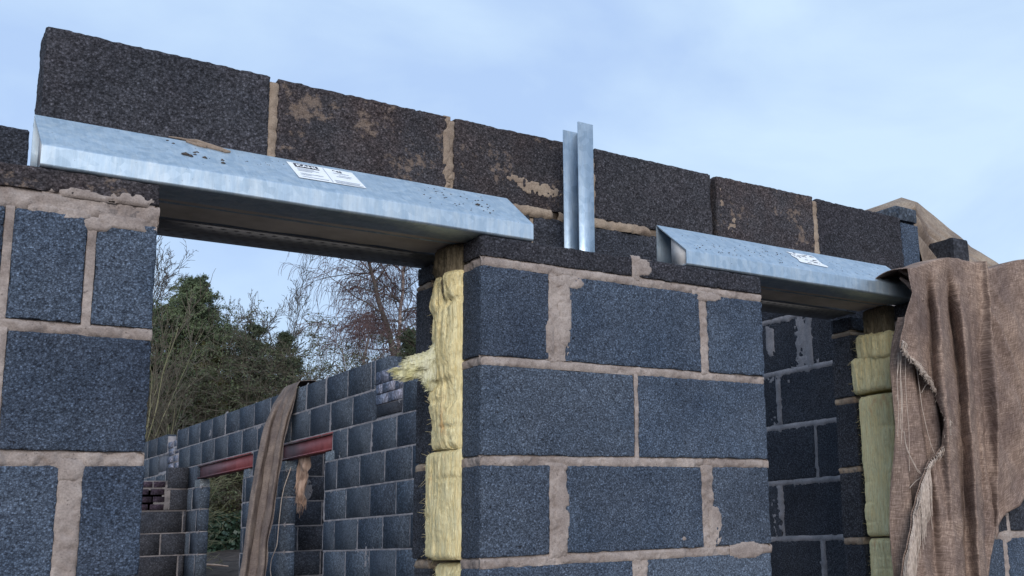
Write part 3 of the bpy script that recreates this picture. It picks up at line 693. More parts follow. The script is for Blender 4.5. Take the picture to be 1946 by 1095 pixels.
st = quad_on_slope([(-0.417, 0.121), (-0.268, 0.122), (-0.262, 0.044), (-0.413, 0.042)], 'sticker', M['sticker'], t1, 0.0012, 8)
def text_on_slope(body, x, y, size, m_, parent, off, stretch=1.0, name='lettering'):
    c = bpy.data.curves.new(name, 'FONT'); c.body = body; c.size = size; c.extrude = 0.0; c.offset = size * 0.03
    o = bpy.data.objects.new(name, c); col.objects.link(o)
    dg = bpy.context.evaluated_depsgraph_get(); me = bpy.data.meshes.new_from_object(o.evaluated_get(dg)); bpy.data.objects.remove(o)
    a = math.atan(SL); rot = Matrix.Rotation(a, 4, 'X')
    me.transform(Matrix.Translation(slope_pt(x, y, off)) @ rot @ Matrix.Diagonal((stretch, 1, 1, 1)))
    me.materials.clear(); me.materials.append(m_)
    o = bpy.data.objects.new(name, me); col.objects.link(o); o.parent = parent; return o
quad_on_slope([(-0.404, 0.118), (-0.350, 0.118), (-0.350, 0.099), (-0.404, 0.099)], 'logo_panel', M['ink'], st, 0.0018)
text_on_slope('KAHL', -0.400, 0.1015, 0.0205, M['sticker'], st, 0.0024, 0.93)
text_on_slope('945', -0.318, 0.106, 0.015, M['ink'], st, 0.0020, 1.0)
fine = MB()
for (xa, xb, yy) in ((-.403, -.365, .092), (-.403, -.355, .086), (-.403, -.372, .080), (-.403, -.36, .066), (-.403, -.38, .06), (-.37, -.352, .066), (-.403, -.345, .050), (-.32, -.283, .099), (-.31, -.28, .088), (-.318, -.285, .081), (-.33, -.272, .058), (-.33, -.275, .052), (-.30, -.268, .047), (-.33, -.30, .047)):
    P = np.array([[slope_pt(xa, yy, .002), slope_pt(xb, yy, .002)], [slope_pt(xa, yy + .0018, .002), slope_pt(xb, yy + .0018, .002)]]); fine.grid(P)
P = np.array([[slope_pt(-.338, .046, .002), slope_pt(-.3365, .046, .002)], [slope_pt(-.338, .118, .002), slope_pt(-.3365, .118, .002)]]); fine.grid(P)
fine.obj('small_print', M['ink_faint'], st, False)
st2 = quad_on_slope([(1.088, 0.108), (1.195, 0.108), (1.200, 0.036), (1.090, 0.044)], 'torn_sticker', M['sticker'], t2, 0.0012, 10, 0.012, 5)
fine = MB(); rg = random.Random(3)
for k in range(26):
    xa = rg.uniform(1.09, 1.18); yy = rg.uniform(0.045, 0.104); xb = xa + rg.uniform(.003, .02)
    fine.grid(np.array([[slope_pt(xa, yy, .002), slope_pt(xb, yy, .002)], [slope_pt(xa, yy + .002, .002), slope_pt(xb, yy + .002, .002)]]))
fine.obj('smudged_print', M['ink'], st2, False)
# dirt crumbs and mortar droppings that lie on the lintels
def crumbs(label, pts, seed):
    m = MB(); rg = np.random.default_rng(seed)
    for (x, y, s_) in pts:
        c = np.array(slope_pt(x, y, s_ * 0.3))
        th = np.arange(6) / 6 * 2 * np.pi; rr = s_ * (0.6 + 0.6 * rg.random(6))
        ring = np.stack([c[0] + 1.5 * rr * np.cos(th), c[1] + 0.8 * rr * np.sin(th), c[2] + SL * 0.8 * rr * np.sin(th)], -1)
        top = c + np.array([0, -0.3, 0.6]) * s_; bot = c - np.array([0, -0.2, 0.4]) * s_
        m.add(np.vstack([ring, top, bot]), t=[(i, (i + 1) % 6, 6) for i in range(6)] + [((i + 1) % 6, i, 7) for i in range(6)])
    return m
rg = random.Random(5)
cr1 = [(rg.uniform(-0.12, 0.06), rg.uniform(0.02, 0.12), rg.uniform(0.0008, 0.0024)) for _ in range(60)] + [(-0.637, 0.062, 0.006), (-0.628, 0.058, 0.005), (-0.60, 0.062, 0.0045), (-0.61, 0.085, 0.003), (-0.616, 0.08, 0.003), (-0.617, 0.07, 0.003), (-0.565, 0.065, 0.003), (-0.567, 0.05, 0.004), (-0.66, 0.12, 0.003), (-0.65, 0.11, 0.003), (0.02, 0.06, 0.005)] \
    + [(rg.uniform(-0.66, -0.3), rg.uniform(0.06, 0.13), rg.uniform(0.0008, 0.0018)) for _ in range(40)]
o = crumbs('', cr1, 1).obj('debris', simple('crumb', (0.03, 0.028, 0.03), (0.10, 0.08, 0.07), 50), None, False)
o['label'] = 'scattered dark dirt crumbs on the slope of the left lintel'; o['category'] = 'debris'; o['kind'] = 'stuff'
cr2 = [(rg.uniform(0.66, 1.05), rg.uniform(0.01, 0.12), rg.uniform(0.0008, 0.0022)) for _ in range(110)] + [(rg.uniform(1.2, 1.5), rg.uniform(0.02, 0.12), rg.uniform(0.0008, 0.0016)) for _ in range(50)]
o = crumbs('', cr2, 2).obj('debris', bpy.data.materials['crumb'], None, False)
o['label'] = 'fine dark grit lying on the slope of the right lintel'; o['category'] = 'debris'; o['kind'] = 'stuff'
m = MB(); 
for (pts, r_) in ((((-0.625, .137), (-0.600, .140), (-0.575, .128), (-0.555, .118), (-0.540, .112)), 0.0045), (((-0.60, .132), (-0.585, .120), (-0.565, .116), (-0.548, .110), (-0.538, .114)), 0.004),
                  (((-0.622, .130), (-0.60, .120), (-0.585, .117)), 0.0045), (((-0.655, .138), (-0.63, .139), (-0.61, .137)), 0.0025)):
    m.tube([slope_pt(a, b_, 0.003) for a, b_ in pts], np.array([0.5, 1, 1, 1, 0.7][:len(pts)]) * r_, 7)
m.obj('mortar_dropping', M['mortar_tan'], None, True, label='twisted lump of dried mortar lying at the top edge of the left lintel', cat='mortar lump')

# ------------------------------------------------------------------ wind post
t = thing('wind_post', 'upright galvanised steel channel post standing in the cavity against the sky', 'steel post')
xa, xb, zt = 0.354, 0.402, 2.498
m = MB(); m.box((xa, 0.130, 1.60), (xb, 0.1335, zt)); m.obj('front_flange', M['zinc'], t, False)
m = MB(); m.box((xa, 0.206, 1.60), (xb, 0.2095, zt)); m.obj('back_flange', M['zinc'], t, False)
m = MB(); m.box((xb - 0.0035, 0.1335, 1.60), (xb, 0.206, zt - 0.002)); m.obj('web', M['zinc'], t, False)

# ------------------------------------------------------------------ mineral wool
def batt(name, label, xface, zt_, zb_, ya, yb, m_, bulge=0.012, seed=0, amp=1.0, depth=0.14, group='pieces of cavity insulation at the window jambs', ragtop=0.0):
    """ya(z), yb(z): near and far edge as lists of (z, y); face looks along -x"""
    nz = max(12, int((zt_ - zb_) / 0.0045)); nu = 44
    z = np.linspace(zb_, zt_, nz)
    A = np.interp(z, [p[0] for p in ya], [p[1] for p in ya]); B = np.interp(z, [p[0] for p in yb], [p[1] for p in yb])
    th = np.linspace(0, 1, nu)
    prof_x = -bulge * (1 - np.abs(2 * th - 1) ** 3.0)
    side = np.array([[0, depth], [1, depth]])
    Y = A[:, None] + (B - A)[:, None] * th[None, :]
    X = xface + prof_x[None, :] + 0 * Y; Z = z[:, None] + 0 * Y
    P = np.stack([X, Y, Z], -1)
    endf = np.minimum(np.clip((z - zb_) / 0.012, 0, 1), np.clip((zt_ - z) / 0.012, 0, 1))[:, None]
    P[..., 0] += (1 - np.sqrt(endf)) * 0.012
    dn = amp * (0.0030 * vn(P + seed, (0.03, 0.010, 0.14), 21) + 0.0020 * vn(P + seed, (0.02, 0.004, 0.06), 22) + 0.007 * vn(P + seed, (0.1, 0.04, 0.06), 23) + 0.002 * vn(P + seed, 0.006, 24))
    # horizontal creases
    dn -= amp * 0.008 * np.clip(vn(P * [1, 0.4, 1] + seed, (1, 0.05, 0.022), 25) - 0.45, 0, 1) * 2
    P[..., 0] -= dn
    P[..., 1] += amp * 0.003 * vn(P + seed, 0.02, 26) + amp * 0.004 * vn(P + seed, 0.06, 27)
    if ragtop: P[..., 2] += ragtop * np.abs(z[:, None] - (zt_ + zb_) / 2) / (zt_ - zb_) * 2 * vn(P * [1, 1, 0] + seed, 0.012, 28)
    back = P[:, -1].copy(); back[:, 0] = xface + depth; back0 = P[:, 0].copy(); back0[:, 0] = xface + depth
    Pn = np.concatenate([back0[:, None], P, back[:, None]], 1)
    m = MB(); m.grid(Pn, closed=True)
    for row in (Pn[0], Pn[-1]):
        c = row.mean(0); k = len(row); m.add(np.vstack([row, c]), t=[(i, (i + 1) % k, k) for i in range(k)])
    # loose fibres
    rg_ = np.random.default_rng(seed + 3); S = []
    for _ in range(int(60 * (zt_ - zb_) / 0.1)):
        i, j = rg_.integers(0, nz), rg_.choice([0, 1, 2, nu - 3, nu - 2, nu - 1]) if rg_.random() < .6 else rg_.integers(0, nu)
        p = P[i, j]; d = rg_.normal(size=3) * 0.006 + np.array([-0.004, 0, -0.003]); q = p + d
        S.append([*p, *q, 0.0004, 0.00015])
    m.segs(S, 3)
    return m.obj(name, m_, None, True, label=label, cat='insulation', group=group)
G = 'pieces of cavity insulation at the window jambs'
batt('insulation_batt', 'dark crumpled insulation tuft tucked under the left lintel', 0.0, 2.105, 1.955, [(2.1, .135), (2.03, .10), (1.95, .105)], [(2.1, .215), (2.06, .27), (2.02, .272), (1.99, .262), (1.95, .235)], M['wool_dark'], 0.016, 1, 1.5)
batt('insulation_batt', 'upper long yellow insulation batt on the left window jamb, creased and stained', -0.012, 2.032, 1.60, [(2.03, .100), (1.6, .100)], [(2.03, .17), (2.01, .20), (1.975, .235), (1.92, .226), (1.87, .232), (1.80, .224), (1.75, .212), (1.68, .222), (1.6, .235)], M['wool'], 0.016, 2, 1.15)
batt('insulation_batt', 'middle yellow insulation batt on the left window jamb, square cut at its foot', -0.010, 1.600, 1.344, [(1.6, .100), (1.34, .100)], [(1.6, .25), (1.58, .262), (1.35, .266)], M['wool'], 0.014, 3, 0.7)
batt('insulation_batt', 'lowest short insulation batt on the left window jamb, set back below the square-cut one', 0.004, 1.337, 0.2, [(1.34, .102), (.2, .10)], [(1.34, .226), (.2, .23)], M['wool'], 0.006, 4, 0.8)
# torn tuft sticking out
m = MB(); rg_ = np.random.default_rng(9)
nT, nA = 46, 22; P = np.zeros((nT, nA, 3))
for i, a in enumerate(np.linspace(0, 1, nT)):
    c = np.array([-0.005 - 0.118 * a, 0.200, 1.815 - 0.022 * a ** 0.8 - 0.006 * math.sin(a * 3)])
    hz = 0.050 * (1 - a ** 1.7) + 0.003 + 0.006 * math.sin(a * 11); hy = 0.016 * (1 - a ** 2.0) + 0.002
    th = np.arange(nA) / nA * 2 * np.pi
    P[i, :, 0] = c[0]; P[i, :, 1] = c[1] + hy * np.cos(th); P[i, :, 2] = c[2] + hz * np.sin(th) - (0.012 * np.sin(a * 9) * (np.sin(th) < 0))
nz_ = 0.0085 * vn(P, (0.03, 0.02, 0.014), 31) + 0.005 * vn(P, (0.016, 0.005, 0.005), 32)
P[..., 2] += nz_; P[..., 1] += nz_ * 0.7; m.grid(P, closed=True)
S = []
for _ in range(1400):
    i, j = rg_.integers(0, nT), rg_.integers(0, nA); p = P[i, j]; f_ = i / nT
    d = np.array([-0.004 - 0.016 * f_, 0, -0.004]) * rg_.uniform(0.2, 0.9) + rg_.normal(size=3) * 0.0016
    S.append([*p, *(p + d), 0.0007, 0.0002])
m.segs(S, 3)
m.obj('insulation_tuft', M['wool_pale'], None, True, label='torn pale yellow insulation tuft sticking out sideways into the left window', cat='insulation', group=G)
XR = 1.545
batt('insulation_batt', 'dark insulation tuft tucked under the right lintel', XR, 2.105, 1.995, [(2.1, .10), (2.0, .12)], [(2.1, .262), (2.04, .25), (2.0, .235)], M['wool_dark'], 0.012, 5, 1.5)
batt('insulation_batt', 'topmost yellow insulation pad on the right window jamb, curling at its lower edge', XR - 0.014, 2.015, 1.928, [(2.02, .100), (1.92, .105)], [(2.02, .270), (1.95, .272), (1.92, .255)], M['wool'], 0.016, 6, 0.9, ragtop=0.006)
batt('insulation_batt', 'second yellow insulation pad on the right window jamb, frayed and bulging', XR - 0.004, 1.945, 1.822, [(1.95, .105), (1.8, .100)], [(1.95, .245), (1.90, .262), (1.85, .285), (1.82, .288)], M['wool'], 0.022, 7, 1.0, ragtop=0.004)
batt('insulation_batt', 'long yellow insulation batt on the right window jamb, below the two pads', XR - 0.004, 1.812, 1.348, [(1.8, .108), (1.35, .12)], [(1.81, .268), (1.7, .268), (1.5, .275), (1.42, .272), (1.35, .268)], M['wool'], 0.012, 8, 0.7)
batt('insulation_batt', 'lowest yellow insulation batt on the right window jamb, cracked across', XR + 0.004, 1.342, 0.2, [(1.34, .12), (.2, .12)], [(1.34, .268), (.2, .268)], M['wool'], 0.008, 10, 0.8)

# ------------------------------------------------------------------ hessian
def cloth(name, P, m_, label=None, cat=None, parent=None, uvs=None, th=0.0025, group=None):
    m = MB(); m.grid(P); me = m.mesh(name)
    uv = me.uv_layers.new(name='UVMap'); li = np.zeros(len(me.loops), int); me.loops.foreach_get('vertex_index', li)
    if uvs is None:
        du = np.linalg.norm(np.diff(P, axis=1), axis=-1).mean(0); dv = np.linalg.norm(np.diff(P, axis=0), axis=-1).mean(1)
        U_, V_ = np.meshgrid(np.r_[0, np.cumsum(du)], np.r_[0, np.cumsum(dv)]); uvs = np.stack([U_, V_], -1).reshape(-1, 2)
    uv.data.foreach_set('uv', uvs[li].ravel())
    o = link(name, me, m_, parent, label=label, cat=cat, group=group)
    sm = o.modifiers.new('thick', 'SOLIDIFY'); sm.thickness = th; sm.offset = 0
    return o
def ip(z, T): a = sorted(T); return np.interp(z, [p[0] for p in a], [p[1] for p in a])
def gs(x, c, w_): return np.exp(-((x - c) / w_) ** 2)
tops = [(1.36, 2.14), (1.431, 2.164), (1.477, 2.173), (1.558, 2.205), (1.639, 2.226), (1.694, 2.231), (1.791, 2.229), (1.863, 2.23), (1.954, 2.251), (2.033, 2.278), (2.101, 2.296), (2.25, 2.30), (2.5, 2.24)]
ta = thing('hessian_sheet', 'large brown hessian sheet hanging over the right pier, with a frayed fringe', 'hessian sheet')
def front_sheet():
    xl_t = [(2.30, 1.42), (2.17, 1.42), (2.11, 1.43), (2.021, 1.394), (1.935, 1.366), (1.915, 1.362), (1.874, 1.423), (1.796, 1.502), (1.698, 1.541), (1.616, 1.527), (1.566, 1.452), (1.502, 1.409), (1.409, 1.363), (1.237, 1.299), (0.95, 1.25)]
    xr_t = [(2.3, 1.845), (2.2, 1.845), (2.063, 1.842), (1.884, 1.850), (1.60, 1.825), (1.367, 1.790), (1.213, 1.735), (1.10, 1.66), (0.95, 1.60)]
    n, mm = 190, 150
    t_ = np.linspace(0, 1, n)[:, None]; s_ = np.linspace(0, 1, mm)[None, :]
    z = 2.23 - 1.25 * t_ + 0 * s_
    X = ip(z, xl_t) * (1 - s_) + ip(z, xr_t) * s_
    Z = z + (ip(X, tops) - 2.23) * np.exp(-t_ * 9)
    Y = -0.100 + 0 * X
    g = (2.2 - z); wf = 1 - np.exp(-t_ * 9)
    def valley(c, w_, d): return d * np.exp(-np.abs((X - c) / w_) ** 1.4)
    def ridge(c, w_, d): return -d * np.exp(-np.abs((X - c) / w_) ** 1.5)
    Y += wf * 0.007 * np.cos((X + 0.03 * np.sin(g * 5)) * 2 * np.pi / 0.09)
    Y += valley(1.535 - 0.07 * g + 0.012 * np.sin(g * 7), 0.020, 0.042) * np.clip(g * 8, 0, 1) * np.clip(1.25 - g, 0.2, 1)
    Y += ridge(1.575 - 0.02 * g, 0.030, 0.035) * np.clip(g * 4, 0, 1)
    Y += valley(1.630 + 0.02 * np.sin(g * 4), 0.024, 0.080) * np.clip(g * 6, 0, 1) * np.clip(1.15 - 1.3 * g, 0.25, 1)
    Y += ridge(1.690 - 0.02 * g, 0.026, 0.045) * np.clip(g * 4, 0, 1)
    Y += valley(1.735 - 0.02 * g, 0.022, 0.022) * np.clip(g * 3, 0, 1)
    Y += valley(1.790 - 0.03 * np.sin(g * 3), 0.020, 0.020) * np.clip(g * 3 - 0.3, 0, 1)
    Y += ridge(1.835 - 0.06 * g * g, 0.022, 0.030)
    Y += ridge(1.42, 0.05, 0.020) * gs(z, 2.05, 0.14)
    Y = np.minimum(Y, -0.026); Y = Y * (1 - np.clip((s_ - 0.965) / 0.035, 0, 1) ** 2) - 0.024 * np.clip((s_ - 0.965) / 0.035, 0, 1) ** 2
    X = X + 1.05 * (Y + 0.070)
    P = np.stack([X, Y, Z], -1)
    Y = Y + 0.006 * vn(P, (0.05, 1, 0.16), 41) + 0.0035 * vn(P, (0.03, 1, 0.03), 42)
    # top rolls back over the wall head
    P[..., 1] = Y - 0.012 * np.exp(-s_ * 14)
    k = 14; rows = []
    for i in range(k, 0, -1):
        a = i / k; row = P[0].copy(); row[:, 1] = P[0, :, 1] + 0.20 * a; row[:, 2] = P[0, :, 2] + 0.012 * math.sin(a * 3.0) - 0.05 * a ** 3; rows.append(row)
    P = np.concatenate([np.array(rows), P], 0)
    uvs = np.stack([P[..., 0] * 1.0 + 0.25 * P[..., 2] * 0, P[..., 2]], -1)
    ang = R(12); uvs = np.stack([uvs[..., 0] * math.cos(ang) - uvs[..., 1] * math.sin(ang), uvs[..., 0] * math.sin(ang) + uvs[..., 1] * math.cos(ang)], -1).reshape(-1, 2)
    cloth('front_fold', P, M['hessian'], parent=ta, uvs=uvs)
    return P, k
PA, kA = front_sheet()
def under_sheet():
    n, mm = 130, 50; t_ = np.linspace(0, 1, n)[:, None]; s_ = np.linspace(0, 1, mm)[None, :]
    z = 2.02 - 1.05 * t_ + 0 * s_
    X = ip(z, [(2.05, 1.41), (1.95, 1.392), (1.75, 1.368), (1.536, 1.343), (1.236, 1.317), (0.9, 1.29)]) * (1 - s_) + 1.64 * s_
    Y = -0.066 + 0.012 * np.cos((X + 0.08 * z) * 2 * np.pi / 0.085) + 0.03 * gs(s_, 0, 0.06)
    P = np.stack([X, Y + 0 * z, z], -1); P[..., 1] += 0.004 * vn(P, (0.03, 1, 0.09), 43)
    cloth('under_fold', P, M['hessian'], parent=ta)
under_sheet()
def back_sheet():
    n, mm = 110, 170; t_ = np.linspace(0, 1, n)[:, None]; X = np.linspace(1.80, 2.62, mm)[None, :] + 0 * t_
    zt_ = ip(X, tops); zb_ = ip(X, [(1.80, 1.33), (1.829, 1.349), (1.893, 1.407), (1.95, 1.43), (1.991, 1.458), (2.15, 1.56), (2.3, 1.60), (2.62, 1.55)])
    Z = zt_ * (1 - t_) + zb_ * t_; g = zt_ - Z
    D1 = X - 1.86 - 0.42 * np.maximum(g - 0.08, 0)            # diagonal drape line
    Y = -0.036 + 0.008 * np.cos(D1 * 2 * np.pi / 0.16) - 0.035 * gs(D1, 0.0, 0.022) * np.clip(g * 5, 0, 1) + 0.02 * gs(D1, 0.06, 0.04)
    Y -= 0.018 * gs(X, 1.93 + 0.1 * g, 0.03) * gs(g, 0.55, 0.2)
    Y += 0.012 * gs(X, 1.86, 0.05); Y = np.minimum(Y, -0.012)
    Y -= 0.012 * gs(t_, 1.0, 0.05)
    P = np.stack([X, Y, Z], -1); P[..., 1] += 0.007 * vn(P, (0.06, 1, 0.12), 44) + 0.004 * vn(P, (0.03, 1, 0.03), 45)
    rows = []
    for i in range(10, 0, -1):
        a = i / 10; row = P[0].copy(); row[:, 1] += 0.22 * a; row[:, 2] += 0.01 * math.sin(a * 3) - 0.08 * a ** 2.5; rows.append(row)
    P = np.concatenate([np.array(rows), P], 0)
    cloth('back_fold', P, M['hessian'], parent=ta)
back_sheet()
def twists():
    m = MB()
    for pts, r_ in ((((1.425, -.045, 2.178), (1.452, -.055, 2.170), (1.48, -.07, 2.160), (1.51, -.07, 2.158)), (0.006, 0.012, 0.018, 0.02)),
                    (((1.425, -.05, 2.150), (1.445, -.065, 2.130), (1.462, -.085, 2.10), (1.47, -.09, 2.07)), (0.004, 0.008, 0.011, 0.012)),
                    (((1.50, -.06, 2.165), (1.53, -.08, 2.18), (1.56, -.08, 2.20), (1.60, -.07, 2.212)), (0.010, 0.012, 0.010, 0.006))):
        P_ = np.array(pts); tt = np.linspace(0, len(P_) - 1, 16); Q = np.stack([np.interp(tt, range(len(P_)), P_[:, i]) for i in range(3)], -1)
        Q += 0.002 * np.stack([vn(Q, 0.02, 3), vn(Q, 0.02, 4), vn(Q, 0.02, 5)], -1)
        m.tube(Q, np.interp(tt, range(len(r_)), r_), 9)
    me = m.mesh('twisted_hem'); me.uv_layers.new(name='UVMap')
    li = np.zeros(len(me.loops), int); me.loops.foreach_get('vertex_index', li); co = np.zeros(len(me.vertices) * 3); me.vertices.foreach_get('co', co); co = co.reshape(-1, 3)
    me.uv_layers[0].data.foreach_set('uv', co[:, [0, 2]][li].ravel()); link('twisted_hem', me, M['hessian'], ta)
twists()
def fringe():
    rg_ = np.random.default_rng(21); m = MB()
    E_ = PA[kA:, 0]                                     # left edge of the front fold, top to bottom
    zz = E_[:, 2]
    for _ in range(1100):
        z = rg_.uniform(1.0, 1.93); i = int(np.argmin(abs(zz - z))); p = E_[i] + np.array([0.004, -0.004, 0])
        long = 0.045 if z > 1.62 else (0.05 if z > 1.56 else 0.15)
        ln = long * rg_.uniform(0.25, 0.55 if z > 1.56 else 1.1); dx = rg_.normal() * 0.006 - (0.004 if z > 1.62 else 0.012)
        if z > 1.62: dx += 0.018 * rg_.random()
        k = np.linspace(0, 1, 6)[:, None]
        q = p + k * np.array([dx, -0.004, -ln]) + 0.003 * rg_.normal(size=(6, 3)) * k * (1, 0.5, 0.6) + np.array([[0.0, -0.006 * math.sin(a * 3), 0.0] for a in np.linspace(0, 1, 6)])
        m.tube(q, 0.0014 * (1.2 - 0.6 * k[:, 0]), 4)
    for (a, b_, n_) in (((1.375, 1.93), (1.36, 1.50), 2), ((1.368, 1.90), (1.345, 1.62), 4)):
        for _ in range(n_):
            k = np.linspace(0, 1, 14)[:, None]; o_ = rg_.normal() * 0.006
            q = np.concatenate([a[0] + o_ + (b_[0] - a[0]) * k + 0.003 * np.sin(k * 9 + o_ * 900), -0.080 + 0 * k, a[1] + (b_[1] - a[1]) * k * rg_.uniform(0.5, 1.0)], 1)
            m.tube(q, 0.0009, 4)
    for pts in (((1.35, 1.66), (1.36, 1.60), (1.395, 1.55), (1.428, 1.525)), ((1.352, 1.64), (1.37, 1.58), (1.40, 1.54), (1.430, 1.522)), ((1.43, 1.88), (1.435, 1.80), (1.445, 1.72), (1.47, 1.62), (1.50, 1.57)), ((1.445, 1.78), (1.462, 1.80), (1.475, 1.81)), ((1.36, 1.49), (1.39, 1.51), (1.425, 1.525))):
        P_ = np.array([(a, -0.088, b_) for a, b_ in pts]); tt = np.linspace(0, len(P_) - 1, 20); Q = np.stack([np.interp(tt, range(len(P_)), P_[:, i]) for i in range(3)], -1)
        Q[:, 0] += 0.002 * vn(Q, 0.03, 6); m.tube(Q, 0.0012, 4)
    o = m.obj('fringe', M['thread'], ta); o['kind'] = 'stuff'
fringe()
# upper sheet over the wall heads
def upper_sheet():
    top = np.array([(2.00, 0.9, 2.63), (2.085, .7, 2.66), (2.225, .7, 2.715), (2.339, .7, 2.762), (2.441, .7, 2.757), (2.516, .7, 2.731), (2.635, .7, 2.679), (2.812, .7, 2.604), (3.018, .7, 2.538), (3.2, .7, 2.46)])
    bot = np.array([(1.98, .62, 2.603), (2.03, .56, 2.606), (2.085, .50, 2.615), (2.12, .47, 2.60), (2.165, .46, 2.36), (2.24, .48, 2.36), (2.33, .50, 2.36), (2.52, .46, 2.34), (2.72, .44, 2.34), (2.9, .44, 2.33)])
    n, mm = 60, 130; tt = np.linspace(0, len(top) - 1, mm)
    T = np.stack([np.interp(tt, range(len(top)), top[:, i]) for i in range(3)], -1); B = np.stack([np.interp(tt, range(len(bot)), bot[:, i]) for i in range(3)], -1)
    a = np.linspace(0, 1, n)[:, None, None]
    P = T[None] * (1 - a) + B[None] * a
    w_ = np.sin(a[..., 0] * np.pi)
    P[..., 1] -= 0.03 * w_
    rdg = P[..., 0] * 0.8 + P[..., 2] * 1.6
    P[..., 1] += 0.022 * np.sin(rdg * 38 + 1.0) * np.clip(a[..., 0] * 1.6, 0, 1) * w_
    P[..., 2] += 0.010 * np.sin(rdg * 30) * w_
    P[..., 1] += 0.010 * vn(P, 0.09, 46); P[..., 2] += 0.006 * vn(P, 0.05, 47) * np.clip(a[..., 0] * 4, 0, 1)
    # wrap behind the ridge
    rows = [np.stack([T[:, 0] + 0.05 * k, T[:, 1] + 0.09 * k, T[:, 2] - 0.05 * k ** 1.6], -1) for k in (3, 2, 1)]
    P = np.concatenate([np.array(rows), P], 0)
    t = thing('hessian_sheet', 'pale hessian sheet draped over the tops of the far block walls at the right', 'hessian sheet')
    cloth('sheet', P, M['hessian_pale'], parent=t)
upper_sheet()
# sacking strip over the side wall
def strip():
    t = thing('hessian_strip', 'long narrow folded sacking strip hanging over the side wall between the doorways', 'hessian sheet')
    n, mm = 120, 90; a = np.linspace(0, 1, n)[:, None]; s_ = np.linspace(0, 1, mm)[None, :]
    zc = 2.765 - 1.75 * a
    xl = ip(zc, [(2.77, 1.97), (2.74, 1.94), (2.6, 1.86), (2.4, 1.79), (2.2, 1.74), (1.8, 1.685), (1.4, 1.65), (1.0, 1.62)]); xr = ip(zc, [(2.77, 1.96), (2.72, 1.94), (2.4, 1.925), (2.2, 1.90), (1.8, 1.86), (1.4, 1.815), (1.0, 1.79)])
    yl = ip(zc, [(2.77, 7.55), (2.6, 7.52), (2.2, 7.46), (1.0, 7.44)]); yr = ip(zc, [(2.77, 7.14), (2.6, 7.20), (2.4, 7.28), (2.0, 7.32), (1.0, 7.34)])
    ph = (s_ ** 1.25) * np.pi * 3 + 0.7 * np.sin(a * 3.3) + 0.3 * np.sin(a * 9); f = np.clip(a * 6, 0.1, 1) * 0.045
    bulge = np.abs(np.sin(ph)) ** 0.6
    X = xl + (xr - xl) * s_ - 0.35 * f * bulge + 0.012; Y = yl + (yr - yl) * s_ - 1.5 * f * bulge * (0.6 + 0.5 * np.sin(s_ * 7 + 1)) + f
    P = np.stack([X, Y, zc + 0 * s_], -1); P[..., 0] += 0.006 * vn(P, (0.05, 0.05, 0.3), 51)
    rows = []
    for k in range(12, 0, -1):
        b_ = k / 12; row = P[0].copy(); row[:, 0] = P[0, :, 0] + 0.22 * b_; row[:, 2] = P[0, :, 2] + 0.012 * np.sin(b_ * 3.1) - 0.10 * max(0, b_ - 0.6) ** 1 * 2.5; rows.append(row)
    P = np.concatenate([np.array(rows), P], 0)
    P[..., 0] += 0.010 * vn(P, (1, 0.04, 0.16), 54) * np.clip((2.7 - P[..., 2]) * 3, 0, 1); P[..., 1] += 0.014 * vn(P, (0.05, 1, 0.12), 55) * np.clip((2.7 - P[..., 2]) * 3, 0, 1)
    cloth('cloth', P, M['hessian_strip'], parent=t, th=0.004)
strip()
def rag():
    t = thing('rag', 'small torn brown rag hanging under the steel beam of the nearer doorway', 'rag')
    n, mm = 40, 24; a = np.linspace(0, 1, n)[:, None]; s_ = np.linspace(0, 1, mm)[None, :]
    z = 2.13 - 0.40 * a + 0 * s_; Y = (7.37 - 0.09 * a) * (1 - s_) + ip(z, [(2.13, 7.07), (2.05, 7.06), (2.0, 7.10), (1.8, 7.13), (1.7, 7.16)]) * s_
    P = np.stack([2.03 + 0.02 * np.sin(s_ * 9) + 0 * a, Y, z], -1); P[..., 0] += 0.02 * vn(P, 0.07, 52); P[-1, :, 2] += 0.04 * vn(P[-1], 0.02, 53)
    m = MB(); m.grid(P)
    rg_ = np.random.default_rng(4)
    for _ in range(120):
        p = P[rg_.integers(12, n), rg_.integers(0, mm)]; q = p + np.array([-0.01, rg_.normal() * 0.01, -rg_.uniform(0.03, 0.09)]); m.segs([[*p, *q, 0.003, 0.001]], 3)
    m.obj('cloth', M['rag'], t)
    m = MB(); Q = np.array([(2.0, 7.40, 2.05), (1.99, 7.42, 2.0), (1.96, 7.44, 1.88), (1.95, 7.46, 1.78), (1.94, 7.47, 1.6), (1.94, 7.50, 1.40), (1.93, 7.60, 1.28), (1.93, 7.62, 1.2), (1.93, 7.57, 1.1)])
    tq = np.linspace(0, 8, 50); Q = np.stack([np.interp(tq, range(9), Q[:, i]) for i in range(3)], -1); m.tube(Q, 0.004, 5); m.obj('string', M['thread'], t)
rag()

